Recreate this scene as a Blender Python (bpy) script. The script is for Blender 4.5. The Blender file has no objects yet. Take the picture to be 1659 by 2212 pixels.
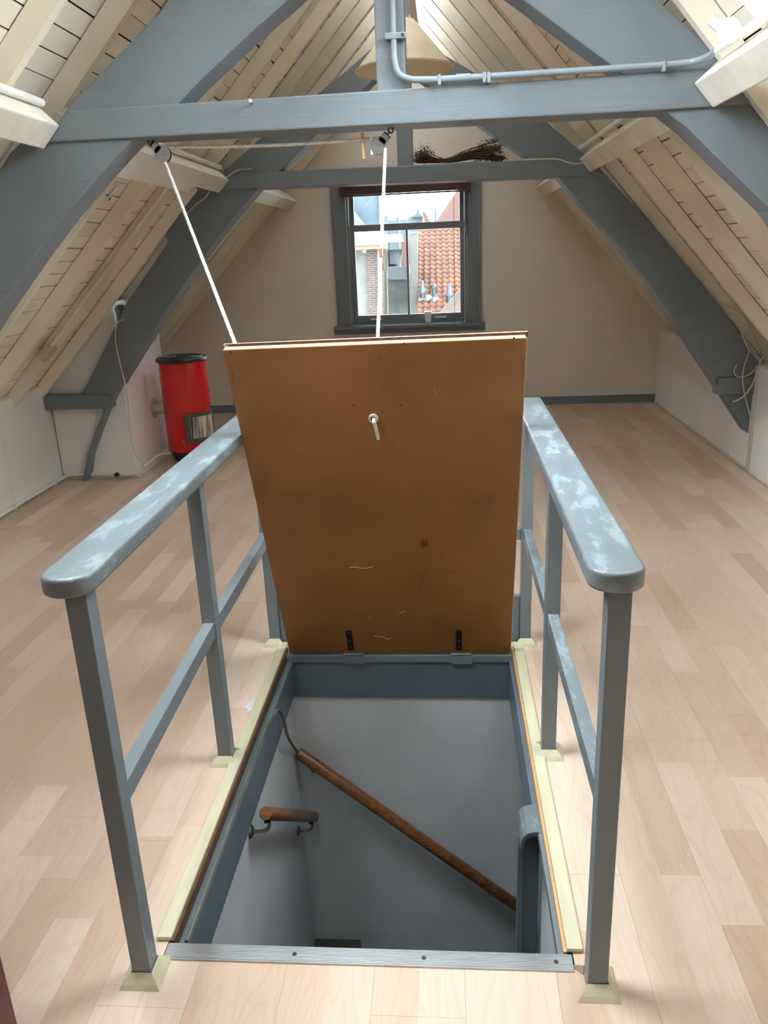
import bpy, bmesh, math, random
from mathutils import Vector, Matrix
random.seed(7)
sc = bpy.context.scene
C = sc.collection

# ------------------------------------------------------------------ camera
F, PITCH, ROLL, YAW, EYE = 1706.95, 0.3183045, 0.0420379, 0.0846796, 1.6
_f = Vector((-math.sin(YAW)*math.cos(PITCH), math.cos(YAW)*math.cos(PITCH), -math.sin(PITCH)))
_r0 = Vector((math.cos(YAW), math.sin(YAW), 0)); _d0 = _f.cross(_r0)
_r = math.cos(ROLL)*_r0 + math.sin(ROLL)*_d0
_d = -math.sin(ROLL)*_r0 + math.cos(ROLL)*_d0
cd = bpy.data.cameras.new('camera'); cam = bpy.data.objects.new('camera', cd); C.objects.link(cam)
cd.sensor_fit = 'HORIZONTAL'; cd.sensor_width = 36.0; cd.lens = F*36.0/1659.0
cd.clip_start = 0.02; cd.clip_end = 300
mw = Matrix.Identity(4)
for i in range(3):
    mw[i][0] = _r[i]; mw[i][1] = -_d[i]; mw[i][2] = -_f[i]
mw[2][3] = EYE
cam.matrix_world = mw
sc.camera = cam

def ray(u, v):
    return (u-829.5)/F*_r + (v-1106.0)/F*_d + _f
def at(u, v, Y):
    d = ray(u, v); t = Y/d.y; return Vector((d.x*t, Y, EYE+d.z*t))
def atx(u, v, X):
    d = ray(u, v); t = X/d.x; return Vector((X, d.y*t, EYE+d.z*t))

# ------------------------------------------------------------------ sky, exposure
w = bpy.data.worlds.new('overcast_sky'); sc.world = w; w.use_nodes = True
bg = w.node_tree.nodes['Background']; bg.inputs[0].default_value = (0.83, 0.93, 1.0, 1); bg.inputs[1].default_value = 44.0
sc.view_settings.view_transform = 'Standard'; sc.view_settings.look = 'None'
sc.view_settings.gamma = 1.0; sc.view_settings.use_curve_mapping = False
sc.view_settings.exposure = 0.0
sc.cycles.use_denoising = True
sc.cycles.max_bounces = 8; sc.cycles.diffuse_bounces = 6; sc.cycles.glossy_bounces = 3; sc.cycles.transparent_max_bounces = 8
sc.cycles.use_adaptive_sampling = True; sc.cycles.adaptive_threshold = 0.05

def portal(name, corners):
    """sampling portal in a roof or wall opening (gives off no light of its own)"""
    c = sum(corners, Vector())/4
    ex = (corners[1]-corners[0]); ey = (corners[3]-corners[0])
    ld = bpy.data.lights.new(name, 'AREA'); ld.shape = 'RECTANGLE'
    ld.size = ex.length; ld.size_y = ey.length; ld.cycles.is_portal = True
    o = bpy.data.objects.new(name, ld); C.objects.link(o)
    X = ex.normalized(); Y = ey.normalized(); Z = X.cross(Y)
    m = Matrix((X, Y, Z)).transposed().to_4x4(); m.translation = c
    o.matrix_world = m
    return o

# ------------------------------------------------------------------ materials
MATS = {}
def nt(name):
    m = bpy.data.materials.new(name); m.use_nodes = True; MATS[name] = m
    return m, m.node_tree, m.node_tree.nodes['Principled BSDF']
def rgb(c): return (c[0], c[1], c[2], 1)
def link(t, a, b): t.links.new(a, b)
def coords(t, scale=(1, 1, 1), world=False):
    if world:
        g = t.nodes.new('ShaderNodeNewGeometry'); o = g.outputs['Position']
    else:
        g = t.nodes.new('ShaderNodeTexCoord'); o = g.outputs['Object']
    mp = t.nodes.new('ShaderNodeMapping'); mp.inputs['Scale'].default_value = scale
    link(t, o, mp.inputs[0]); return mp.outputs[0]
def noise(t, vec, scale, detail=4, rough=0.55):
    n = t.nodes.new('ShaderNodeTexNoise'); n.inputs['Scale'].default_value = scale
    n.inputs['Detail'].default_value = detail; n.inputs['Roughness'].default_value = rough
    link(t, vec, n.inputs['Vector']); return n.outputs['Fac']
def ramp(t, fac, stops):
    r = t.nodes.new('ShaderNodeValToRGB')
    el = r.color_ramp.elements
    while len(el) < len(stops): el.new(0.5)
    for e, (p, c) in zip(el, stops):
        e.position = p; e.color = rgb(c)
    link(t, fac, r.inputs[0]); return r.outputs[0]
def mixc(t, fac, a, b, mode='MIX'):
    m = t.nodes.new('ShaderNodeMix'); m.data_type = 'RGBA'; m.blend_type = mode
    for s, v in ((m.inputs[0], fac), (m.inputs[6], a), (m.inputs[7], b)):
        if isinstance(v, (int, float)): s.default_value = v
        elif isinstance(v, tuple): s.default_value = rgb(v)
        else: link(t, v, s)
    return m.outputs[2]
def bump(t, p, h, strength=0.3, dist=0.01):
    b = t.nodes.new('ShaderNodeBump'); b.inputs['Strength'].default_value = strength; b.inputs['Distance'].default_value = dist
    link(t, h, b.inputs['Height']); link(t, b.outputs[0], p.inputs['Normal'])
def mth(t, op, a, b=None):
    n = t.nodes.new('ShaderNodeMath'); n.operation = op
    for s, v in ((n.inputs[0], a), (n.inputs[1], b)):
        if v is None: continue
        if isinstance(v, (int, float)): s.default_value = v
        else: link(t, v, s)
    return n.outputs[0]

def paint(name, col, rough=0.5, var=0.12, scale=3.0, bmp=0.15, stretch=(1, 1, 1), rnd=0.0, spec=0.5):
    m, t, p = nt(name)
    v = coords(t, stretch, world=True)
    n = noise(t, v, scale)
    lo = tuple(c*(1-var) for c in col); hi = tuple(min(1, c*(1+var)) for c in col)
    c = ramp(t, n, [(0.3, lo), (0.7, hi)])
    if rnd:
        oi = t.nodes.new('ShaderNodeObjectInfo')
        f = mth(t, 'MULTIPLY_ADD', oi.outputs['Random'], rnd); t.nodes[-1].inputs[2].default_value = 1-rnd*0.5
        hs = t.nodes.new('ShaderNodeHueSaturation'); link(t, c, hs.inputs['Color']); link(t, f, hs.inputs['Value']); c = hs.outputs[0]
    link(t, c, p.inputs['Base Color']); p.inputs['Roughness'].default_value = rough
    p.inputs['Specular IOR Level'].default_value = spec
    if bmp: bump(t, p, noise(t, v, scale*14, 3), bmp, 0.004)
    return m

BLUE = (0.158, 0.186, 0.208)
paint('blue_grey_paint', (0.160, 0.186, 0.204), 0.36, 0.10, 2.5, 0.2)
def old_beam():
    m, t, p = nt('old_beam_paint')
    v = coords(t, (1, 1, 1), world=True)
    c = ramp(t, noise(t, v, 2.2), [(0.3, tuple(x*0.9 for x in BLUE)), (0.7, tuple(x*1.1 for x in BLUE))])
    vs = coords(t, (1.2, 1.2, 22), world=True)
    crack = noise(t, vs, 1.6, 6, 0.7)
    cm = ramp(t, crack, [(0.30, (0.3, 0.3, 0.3)), (0.36, (1, 1, 1))])
    c = mixc(t, 0.35, c, cm, 'MULTIPLY')
    link(t, c, p.inputs['Base Color']); p.inputs['Roughness'].default_value = 0.38
    h = mth(t, 'ADD', mth(t, 'MULTIPLY', noise(t, v, 26, 4), 0.5), crack)
    bump(t, p, h, 0.25, 0.008)
old_beam()
def worn_rail():
    m, t, p = nt('worn_rail_paint')
    v = coords(t, (3, 1, 3), world=True)
    n = noise(t, v, 5.5, 8, 0.72)
    c = ramp(t, n, [(0.0, (0.115, 0.138, 0.152)), (0.53, (0.135, 0.160, 0.175)), (0.58, (0.205, 0.242, 0.262)), (0.68, (0.185, 0.216, 0.232))])
    n2 = noise(t, v, 21, 5, 0.7)
    c = mixc(t, ramp(t, n2, [(0.62, (0, 0, 0)), (0.67, (0.8, 0.8, 0.8))]), c, (0.12, 0.12, 0.10))
    link(t, c, p.inputs['Base Color'])
    r = ramp(t, n, [(0.3, (0.34,)*3), (0.7, (0.48,)*3)]); link(t, r, p.inputs['Roughness'])
    bump(t, p, noise(t, v, 60, 3), 0.25, 0.003)
worn_rail()
paint('cream_board', (0.83, 0.76, 0.655), 0.6, 0.07, 4, 0.2, (1, 0.4, 1), rnd=0.14)
paint('cream_rafter', (0.80, 0.725, 0.605), 0.5, 0.09, 3, 0.25, (1, 1, 1), rnd=0.10)
paint('purlin_cream', (0.74, 0.685, 0.60), 0.55, 0.12, 6, 0.2)
paint('gable_plaster', (0.74, 0.675, 0.595), 0.8, 0.05, 1.5, 0.15)
paint('white_panel', (0.86, 0.845, 0.825), 0.55, 0.04, 1.2, 0.1)
paint('stair_plaster', (0.60, 0.625, 0.65), 0.6, 0.10, 2.5, 0.25)
paint('stair_blue', (0.11, 0.145, 0.175), 0.4, 0.15, 4, 0.2)
paint('black_gap', (0.012, 0.010, 0.008), 0.9, 0.2, 5, 0)
paint('pale_trim', (0.52, 0.475, 0.33), 0.5, 0.10, 30, 0.25, (1, 0.15, 1))
paint('pipe_white', (0.78, 0.75, 0.70), 0.4, 0.06, 8, 0.05)
paint('pipe_blue', (0.24, 0.28, 0.31), 0.32, 0.06, 8, 0.05)
paint('cable_beige', (0.55, 0.50, 0.42), 0.5, 0.08, 8, 0)
paint('cable_black', (0.02, 0.02, 0.018), 0.45, 0.2, 8, 0)
paint('cable_olive', (0.12, 0.115, 0.09), 0.45, 0.2, 8, 0.1)
paint('heater_red', (0.62, 0.008, 0.012), 0.16, 0.10, 5, 0.0)
paint('heater_black', (0.022, 0.022, 0.023), 0.45, 0.2, 9, 0.1)
paint('heater_frame', (0.07, 0.073, 0.073), 0.4, 0.1, 9, 0.05)
paint('plastic_white', (0.80, 0.80, 0.78), 0.35, 0.03, 9, 0)
paint('dark_red_lacquer', (0.085, 0.006, 0.010), 0.4, 0.10, 3, 0.05)
paint('mdf_core', (0.62, 0.47, 0.30), 0.8, 0.12, 30, 0.2)
paint('dry_brown', (0.10, 0.045, 0.022), 0.9, 0.35, 40, 0)
paint('blind_maroon', (0.05, 0.014, 0.011), 0.5, 0.2, 9, 0)
paint('lamp_cream', (0.72, 0.60, 0.44), 0.8, 0.05, 12, 0.1)
paint('peg_wood', (0.52, 0.30, 0.14), 0.6, 0.15, 40, 0)
paint('peg_red_brown', (0.20, 0.07, 0.035), 0.6, 0.2, 40, 0)
paint('stain_brown', (0.17, 0.05, 0.012), 0.6, 0.1, 30, 0)
paint('gutter_yellow_mark', (0.45, 0.30, 0.06), 0.6, 0.1, 30, 0)
paint('torn_paper', (0.55, 0.58, 0.60), 0.8, 0.08, 9, 0.1)
paint('cardboard_cream', (0.74, 0.70, 0.64), 0.7, 0.04, 5, 0.05)
paint('dark_device', (0.10, 0.11, 0.115), 0.45, 0.2, 9, 0)
paint('lower_floor', (0.10, 0.09, 0.08), 0.7, 0.2, 3, 0)
def metal(name, col, rough, var=0.15):
    m, t, p = nt(name)
    v = coords(t, (0.4, 8, 1), world=True)
    n = noise(t, v, 30)
    link(t, ramp(t, n, [(0.3, tuple(c*(1-var) for c in col)), (0.7, tuple(min(1, c*(1+var)) for c in col))]), p.inputs['Base Color'])
    p.inputs['Metallic'].default_value = 1.0; p.inputs['Roughness'].default_value = rough
metal('aluminium', (0.52, 0.53, 0.54), 0.40)
metal('galvanised', (0.36, 0.37, 0.37), 0.36)
metal('dull_bronze', (0.30, 0.28, 0.24), 0.38)
metal('dark_iron', (0.08, 0.078, 0.07), 0.45)
metal('flue_steel', (0.62, 0.60, 0.56), 0.42, 0.25)

def glass(name, tint=(0.97, 0.985, 0.98), dirt=0.0):
    m, t, p = nt(name)
    t.nodes.remove(p)
    tr = t.nodes.new('ShaderNodeBsdfTransparent'); tr.inputs[0].default_value = rgb(tint)
    gl = t.nodes.new('ShaderNodeBsdfGlossy'); gl.inputs['Roughness'].default_value = 0.02
    fr = t.nodes.new('ShaderNodeFresnel'); fr.inputs[0].default_value = 1.45
    mx = t.nodes.new('ShaderNodeMixShader')
    link(t, fr.outputs[0], mx.inputs[0]); link(t, tr.outputs[0], mx.inputs[1]); link(t, gl.outputs[0], mx.inputs[2])
    link(t, mx.outputs[0], t.nodes['Material Output'].inputs[0])
glass('pane_glass')
glass('dimmed_pane_glass', (0.62, 0.64, 0.635))  # tint added to dim the bright view outdoors
def ribbed_glass():
    m, t, p = nt('ribbed_glass')
    v = coords(t, (26, 26, 1.2))
    n = noise(t, v, 2.2, 3)
    link(t, ramp(t, n, [(0.35, (0.10, 0.10, 0.10)), (0.5, (0.55, 0.54, 0.50)), (0.65, (0.85, 0.84, 0.80))]), p.inputs['Base Color'])
    p.inputs['Metallic'].default_value = 0.6; p.inputs['Roughness'].default_value = 0.18
ribbed_glass()
def mdf_face():
    m, t, p = nt('brown_hardboard')
    v = coords(t, (1, 1, 1), world=True)
    n = noise(t, v, 2.3, 6, 0.6)
    c = ramp(t, n, [(0.25, (0.20, 0.080, 0.019)), (0.5, (0.27, 0.112, 0.028)), (0.75, (0.32, 0.138, 0.038))])
    s = noise(t, coords(t, (1, 1, 1), world=True), 150, 2)
    c = mixc(t, 0.12, c, ramp(t, s, [(0.3, (0.5, 0.5, 0.5)), (0.7, (1, 1, 1))]), 'MULTIPLY')
    n3 = noise(t, v, 6.5, 7, 0.75)
    c = mixc(t, ramp(t, n3, [(0.66, (0, 0, 0)), (0.70, (0.55,)*3)]), c, (0.15, 0.055, 0.016))
    link(t, c, p.inputs['Base Color']); p.inputs['Roughness'].default_value = 0.55
mdf_face()
def wood(name, a, b, scale, stretch, rough=0.4):
    m, t, p = nt(name)
    v = coords(t, stretch)
    n = noise(t, v, scale, 5, 0.6)
    link(t, ramp(t, n, [(0.3, a), (0.65, b)]), p.inputs['Base Color']); p.inputs['Roughness'].default_value = rough
wood('varnished_rail', (0.075, 0.024, 0.008), (0.26, 0.105, 0.035), 3.0, (7, 40, 40), 0.28)
wood('dark_tread', (0.03, 0.025, 0.02), (0.06, 0.05, 0.04), 4, (4, 30, 30), 0.5)
def laminate():
    m, t, p = nt('beech_laminate')
    g = t.nodes.new('ShaderNodeNewGeometry'); sx = t.nodes.new('ShaderNodeSeparateXYZ'); link(t, g.outputs['Position'], sx.inputs[0])
    X, Y = sx.outputs[0], sx.outputs[1]
    strip = mth(t, 'FLOOR', mth(t, 'DIVIDE', mth(t, 'ADD', X, 0.607+10.5), 0.105))
    w1 = t.nodes.new('ShaderNodeTexWhiteNoise'); w1.noise_dimensions = '1D'; link(t, strip, w1.inputs['W'])
    seg = mth(t, 'FLOOR', mth(t, 'DIVIDE', mth(t, 'ADD', Y, mth(t, 'MULTIPLY', w1.outputs[0], 3.1)), 0.645))
    w2 = t.nodes.new('ShaderNodeTexWhiteNoise'); w2.noise_dimensions = '2D'
    cb = t.nodes.new('ShaderNodeCombineXYZ'); link(t, strip, cb.inputs[0]); link(t, seg, cb.inputs[1]); link(t, cb.outputs[0], w2.inputs['Vector'])
    rv = w2.outputs['Value']
    base = ramp(t, rv, [(0.0, (0.50, 0.350, 0.260)), (0.35, (0.555, 0.405, 0.308)), (0.7, (0.595, 0.452, 0.352)), (1.0, (0.64, 0.508, 0.405))])
    # cathedral grain, offset per strip segment
    cx = t.nodes.new('ShaderNodeCombineXYZ')
    link(t, mth(t, 'ADD', mth(t, 'MULTIPLY', X, 13), mth(t, 'MULTIPLY', rv, 37)), cx.inputs[0])
    link(t, mth(t, 'ADD', mth(t, 'MULTIPLY', Y, 1.6), mth(t, 'MULTIPLY', rv, 91)), cx.inputs[1])
    wv = t.nodes.new('ShaderNodeTexNoise'); wv.inputs['Scale'].default_value = 0.9; wv.inputs['Detail'].default_value = 1.0
    link(t, cx.outputs[0], wv.inputs['Vector'])
    rings = mth(t, 'FRACT', mth(t, 'MULTIPLY', wv.outputs['Fac'], 11))
    rc = ramp(t, rings, [(0.0, (0.90, 0.84, 0.80)), (0.25, (1, 1, 1)), (0.85, (1, 1, 1)), (1.0, (0.90, 0.84, 0.80))])
    col = mixc(t, 0.55, base, rc, 'MULTIPLY')
    fx = t.nodes.new('ShaderNodeCombineXYZ')
    link(t, mth(t, 'MULTIPLY', X, 240), fx.inputs[0]); link(t, mth(t, 'MULTIPLY', Y, 9), fx.inputs[1])
    fn = noise(t, fx.outputs[0], 1.0, 3)
    col = mixc(t, 0.35, col, ramp(t, fn, [(0.3, (0.86, 0.82, 0.79)), (0.6, (1, 1, 1))]), 'MULTIPLY')
    link(t, col, p.inputs['Base Color'])
    p.inputs['Roughness'].default_value = 0.36; p.inputs['Specular IOR Level'].default_value = 0.45
laminate()
def rope_mat():
    m, t, p = nt('white_rope')
    v = coords(t, (1, 1, 1), world=True)
    vo = t.nodes.new('ShaderNodeTexVoronoi'); vo.inputs['Scale'].default_value = 42; link(t, v, vo.inputs['Vector'])
    c = ramp(t, vo.outputs['Distance'], [(0.04, (0.3, 0.3, 0.3)), (0.10, (0.66, 0.64, 0.57))])
    link(t, c, p.inputs['Base Color']); p.inputs['Roughness'].default_value = 0.7
rope_mat()
# outdoors
paint('terracotta', (0.0743, 0.0242, 0.0116), 0.8, 0.28, 5, 0.2, rnd=0.45)
paint('tan_tile', (0.0393, 0.0242, 0.0151), 0.8, 0.2, 4, 0.2, rnd=0.3)
paint('slate_blue', (0.0272, 0.0424, 0.0575), 0.6, 0.25, 9, 0.2)
paint('outdoor_plaster', (0.0665, 0.0635, 0.0575), 0.9, 0.25, 3, 0.2)
paint('grey_cement', (0.0545, 0.0575, 0.0545), 0.9, 0.25, 5, 0.2)
paint('lead_blue', (0.0605, 0.0726, 0.0817), 0.5, 0.1, 4, 0.1)
paint('gutter_yellow', (0.0847, 0.0605, 0.0272), 0.6, 0.1, 4, 0.05)
paint('vent_grey', (0.0121, 0.0165, 0.0220), 0.5, 0.1, 4, 0.05)
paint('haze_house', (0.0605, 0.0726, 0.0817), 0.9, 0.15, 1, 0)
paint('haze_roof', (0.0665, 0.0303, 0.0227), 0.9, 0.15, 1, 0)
paint('street', (0.0303, 0.0303, 0.0303), 0.9, 0.2, 1, 0)
def bricks(name, a, b, mortar, sc_):
    m, t, p = nt(name)
    v = coords(t, (1, 1, 1), world=True)
    sp = t.nodes.new('ShaderNodeSeparateXYZ'); link(t, v, sp.inputs[0]); cb = t.nodes.new('ShaderNodeCombineXYZ')
    link(t, mth(t, 'ADD', sp.outputs[0], sp.outputs[1]), cb.inputs[0]); link(t, sp.outputs[2], cb.inputs[1])
    bt = t.nodes.new('ShaderNodeTexBrick'); link(t, cb.outputs[0], bt.inputs[0])
    bt.inputs['Color1'].default_value = rgb(a); bt.inputs['Color2'].default_value = rgb(b); bt.inputs['Mortar'].default_value = rgb(mortar)
    bt.inputs['Scale'].default_value = sc_; bt.inputs['Mortar Size'].default_value = 0.012
    bt.inputs['Brick Width'].default_value = 0.2; bt.inputs['Row Height'].default_value = 0.065
    n = noise(t, v, 7, 4)
    link(t, mixc(t, ramp(t, n, [(0.5, (0, 0, 0)), (0.7, (0.6,)*3)]), bt.outputs[0], mortar), p.inputs['Base Color']); p.inputs['Roughness'].default_value = 0.9
bricks('red_brick', (0.0424, 0.0136, 0.0091), (0.0333, 0.0106, 0.0073), (0.0605, 0.0560, 0.0514), 1.8)
bricks('yellow_brick', (0.0665, 0.0424, 0.0197), (0.0575, 0.0318, 0.0151), (0.0665, 0.0605, 0.0514), 1.8)
bricks('grey_brick', (0.0514, 0.0469, 0.0393), (0.0605, 0.0545, 0.0454), (0.0696, 0.0665, 0.0605), 1.8)

# ------------------------------------------------------------------ mesh helpers
WL = {}
class MB:
    def __init__(s): s.v = []; s.f = []
    def add(s, vs, fs):
        n = len(s.v); s.v += [Vector(p) for p in vs]; s.f += [tuple(i+n for i in f) for f in fs]; return s
    def box(s, x0, x1, y0, y1, z0, z1):
        return s.add([(x0,y0,z0),(x1,y0,z0),(x1,y1,z0),(x0,y1,z0),(x0,y0,z1),(x1,y0,z1),(x1,y1,z1),(x0,y1,z1)],
                     [(3,2,1,0),(4,5,6,7),(0,1,5,4),(1,2,6,5),(2,3,7,6),(3,0,4,7)])
    def hexa(s, p):   # 8 points, bottom ring then top ring
        return s.add(p, [(3,2,1,0),(4,5,6,7),(0,1,5,4),(1,2,6,5),(2,3,7,6),(3,0,4,7)])
    def obox(s, c, ax, ay, az, sx, sy, sz):
        c = Vector(c); ax, ay, az = Vector(ax).normalized()*sx/2, Vector(ay).normalized()*sy/2, Vector(az).normalized()*sz/2
        return s.hexa([c-ax-ay-az, c+ax-ay-az, c+ax+ay-az, c-ax+ay-az, c-ax-ay+az, c+ax-ay+az, c+ax+ay+az, c-ax+ay+az])
    def prism(s, poly, d0, d1, axis='y'):
        n = len(poly)
        def P(a, b, d): return (a, d, b) if axis == 'y' else ((d, a, b) if axis == 'x' else (a, b, d))
        vs = [P(a, b, d0) for a, b in poly]+[P(a, b, d1) for a, b in poly]
        fs = [tuple(range(n)), tuple(range(2*n-1, n-1, -1))]+[(i, i+n, (i+1) % n+n, (i+1) % n) for i in range(n)]
        return s.add(vs, fs)
    def tube(s, pts, r, n=8, cap=True):
        pts = [Vector(p) for p in pts]; rings = []
        rr = r if isinstance(r, (list, tuple)) else [r]*len(pts)
        up = None
        for i, p in enumerate(pts):
            a = pts[max(i-1, 0)]; b = pts[min(i+1, len(pts)-1)]; d = (b-a).normalized()
            if up is None:
                up = Vector((0, 0, 1)) if abs(d.z) < 0.9 else Vector((1, 0, 0))
            sx = d.cross(up).normalized(); up = sx.cross(d).normalized()
            rings.append([p+rr[i]*(math.cos(2*math.pi*k/n)*sx+math.sin(2*math.pi*k/n)*up) for k in range(n)])
        vs = [q for g in rings for q in g]; fs = []
        for i in range(len(pts)-1):
            for k in range(n):
                fs.append((i*n+k, i*n+(k+1) % n, (i+1)*n+(k+1) % n, (i+1)*n+k))
        if cap:
            fs.append(tuple(range(n-1, -1, -1))); fs.append(tuple((len(pts)-1)*n+k for k in range(n)))
        return s.add(vs, fs)
    def lathe(s, prof, c, n=32, a0=0, a1=2*math.pi):
        full = abs(a1-a0-2*math.pi) < 1e-6; m = n if full else n+1; vs = []
        for r, z in prof:
            for k in range(m):
                a = a0+(a1-a0)*k/n; vs.append((c[0]+r*math.cos(a), c[1]+r*math.sin(a), c[2]+z))
        fs = []
        for i in range(len(prof)-1):
            for k in range(n):
                k2 = (k+1) % m; fs.append((i*m+k, i*m+k2, (i+1)*m+k2, (i+1)*m+k))
        return s.add(vs, fs)
    def build(s, name, mat, parent=None, bevel=0, smooth=False, origin=None, kind=None, seg=2):
        me = bpy.data.meshes.new(name)
        lo = Vector((min(p.x for p in s.v), min(p.y for p in s.v), min(p.z for p in s.v)))
        hi = Vector((max(p.x for p in s.v), max(p.y for p in s.v), max(p.z for p in s.v)))
        o0 = Vector(origin) if origin is not None else Vector(((lo.x+hi.x)/2, (lo.y+hi.y)/2, lo.z))
        me.from_pydata([p-o0 for p in s.v], [], s.f)
        bm = bmesh.new(); bm.from_mesh(me)
        bmesh.ops.recalc_face_normals(bm, faces=bm.faces)
        if bevel:
            es = [e for e in bm.edges if len(e.link_faces) == 2 and e.calc_face_angle() > 0.5]
            bmesh.ops.bevel(bm, geom=es, offset=bevel, segments=seg, affect='EDGES', clamp_overlap=True, profile=0.6)
        bm.to_mesh(me); bm.free()
        if smooth:
            me.shade_smooth()
            me.set_sharp_from_angle(angle=math.radians(40))
        me.materials.append(MATS[mat])
        ob = bpy.data.objects.new(name, me); C.objects.link(ob)
        if parent: ob.parent = parent; ob.location = o0-WL[parent]
        else: ob.location = o0
        WL[ob] = o0
        if kind: ob['kind'] = kind
        return ob
def tag(o, label, cat, group=None, kind=None):
    o['label'] = label; o['category'] = cat
    if group: o['group'] = group
    if kind: o['kind'] = kind
    return o
def empty(name, loc, label, cat, group=None, kind=None):
    o = bpy.data.objects.new(name, None); C.objects.link(o); o.location = loc; WL[o] = Vector(loc); o.empty_display_size = 0.1
    return tag(o, label, cat, group, kind)
def unit_mesh(name, mat, bevel=0):
    m = MB().box(-.5, .5, -.5, .5, -.5, .5)
    me = bpy.data.meshes.new(name); me.from_pydata([tuple(p) for p in m.v], [], m.f); me.materials.append(MATS[mat]); return me
def inst(name, me, parent, loc, rot=(0, 0, 0), scale=(1, 1, 1)):
    o = bpy.data.objects.new(name, me); C.objects.link(o)
    if parent: o.parent = parent; o.location = Vector(loc)-WL[parent]
    else: o.location = loc
    o.rotation_euler = rot; o.scale = scale; WL[o] = Vector(loc); return o
def smooth_path(pts, n=8):
    P = [Vector(p) for p in pts]; out = []
    for i in range(len(P)-1):
        a = P[max(i-1, 0)]; b = P[i]; c = P[i+1]; d = P[min(i+2, len(P)-1)]
        for k in range(n):
            t = k/n
            out.append(0.5*((2*b)+(c-a)*t+(2*a-5*b+4*c-d)*t*t+(-a+3*b-3*c+d)*t*t*t))
    out.append(P[-1]); return out

# ------------------------------------------------------------------ roof geometry
Y0, Y1 = -3.0, 8.3                      # back and far gable
XL, XR = -3.01, 2.15                    # knee walls
SL, SR = 1.03, 1.138                    # roof slopes
def roofL(x): return 2.2+SL*(x+1.52)
def roofR(x): return 2.2-SR*(x-0.96)
RX = -0.2182; RZ = roofL(RX)
TL, TR = math.atan(SL), math.atan(SR)
DEP = 0.085                             # rafter depth
def slope_pt(side, t, off=0.0):         # t metres down from the ridge, off metres outward
    if side == 'L': return Vector((RX-t*math.cos(TL)-off*math.sin(TL), 0, RZ-t*math.sin(TL)+off*math.cos(TL)))
    return Vector((RX+t*math.cos(TR)+off*math.sin(TR), 0, RZ-t*math.sin(TR)+off*math.cos(TR)))
LEN = {'L': 4.25, 'R': 3.85}
# roof windows: side, y0, y1, t0, t1
def tR(x): return (x-RX)/math.cos(TR)
def tL(x): return (RX-x)/math.cos(TL)
ROOFWIN = {'R': [(1.95, 2.76, tR(0.35), tR(0.93))],
           'L': [(1.40, 2.50, tL(-0.42), tL(-1.36))]}  # left opening is assumed, out of view, added for its daylight

def spans(y0, y1, cuts):
    out = [(y0, y1)]
    for a, b in cuts:
        nx = []
        for p, q in out:
            if b <= p or a >= q: nx.append((p, q))
            else:
                if a > p: nx.append((p, a))
                if b < q: nx.append((b, q))
        out = nx
    return out

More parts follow.
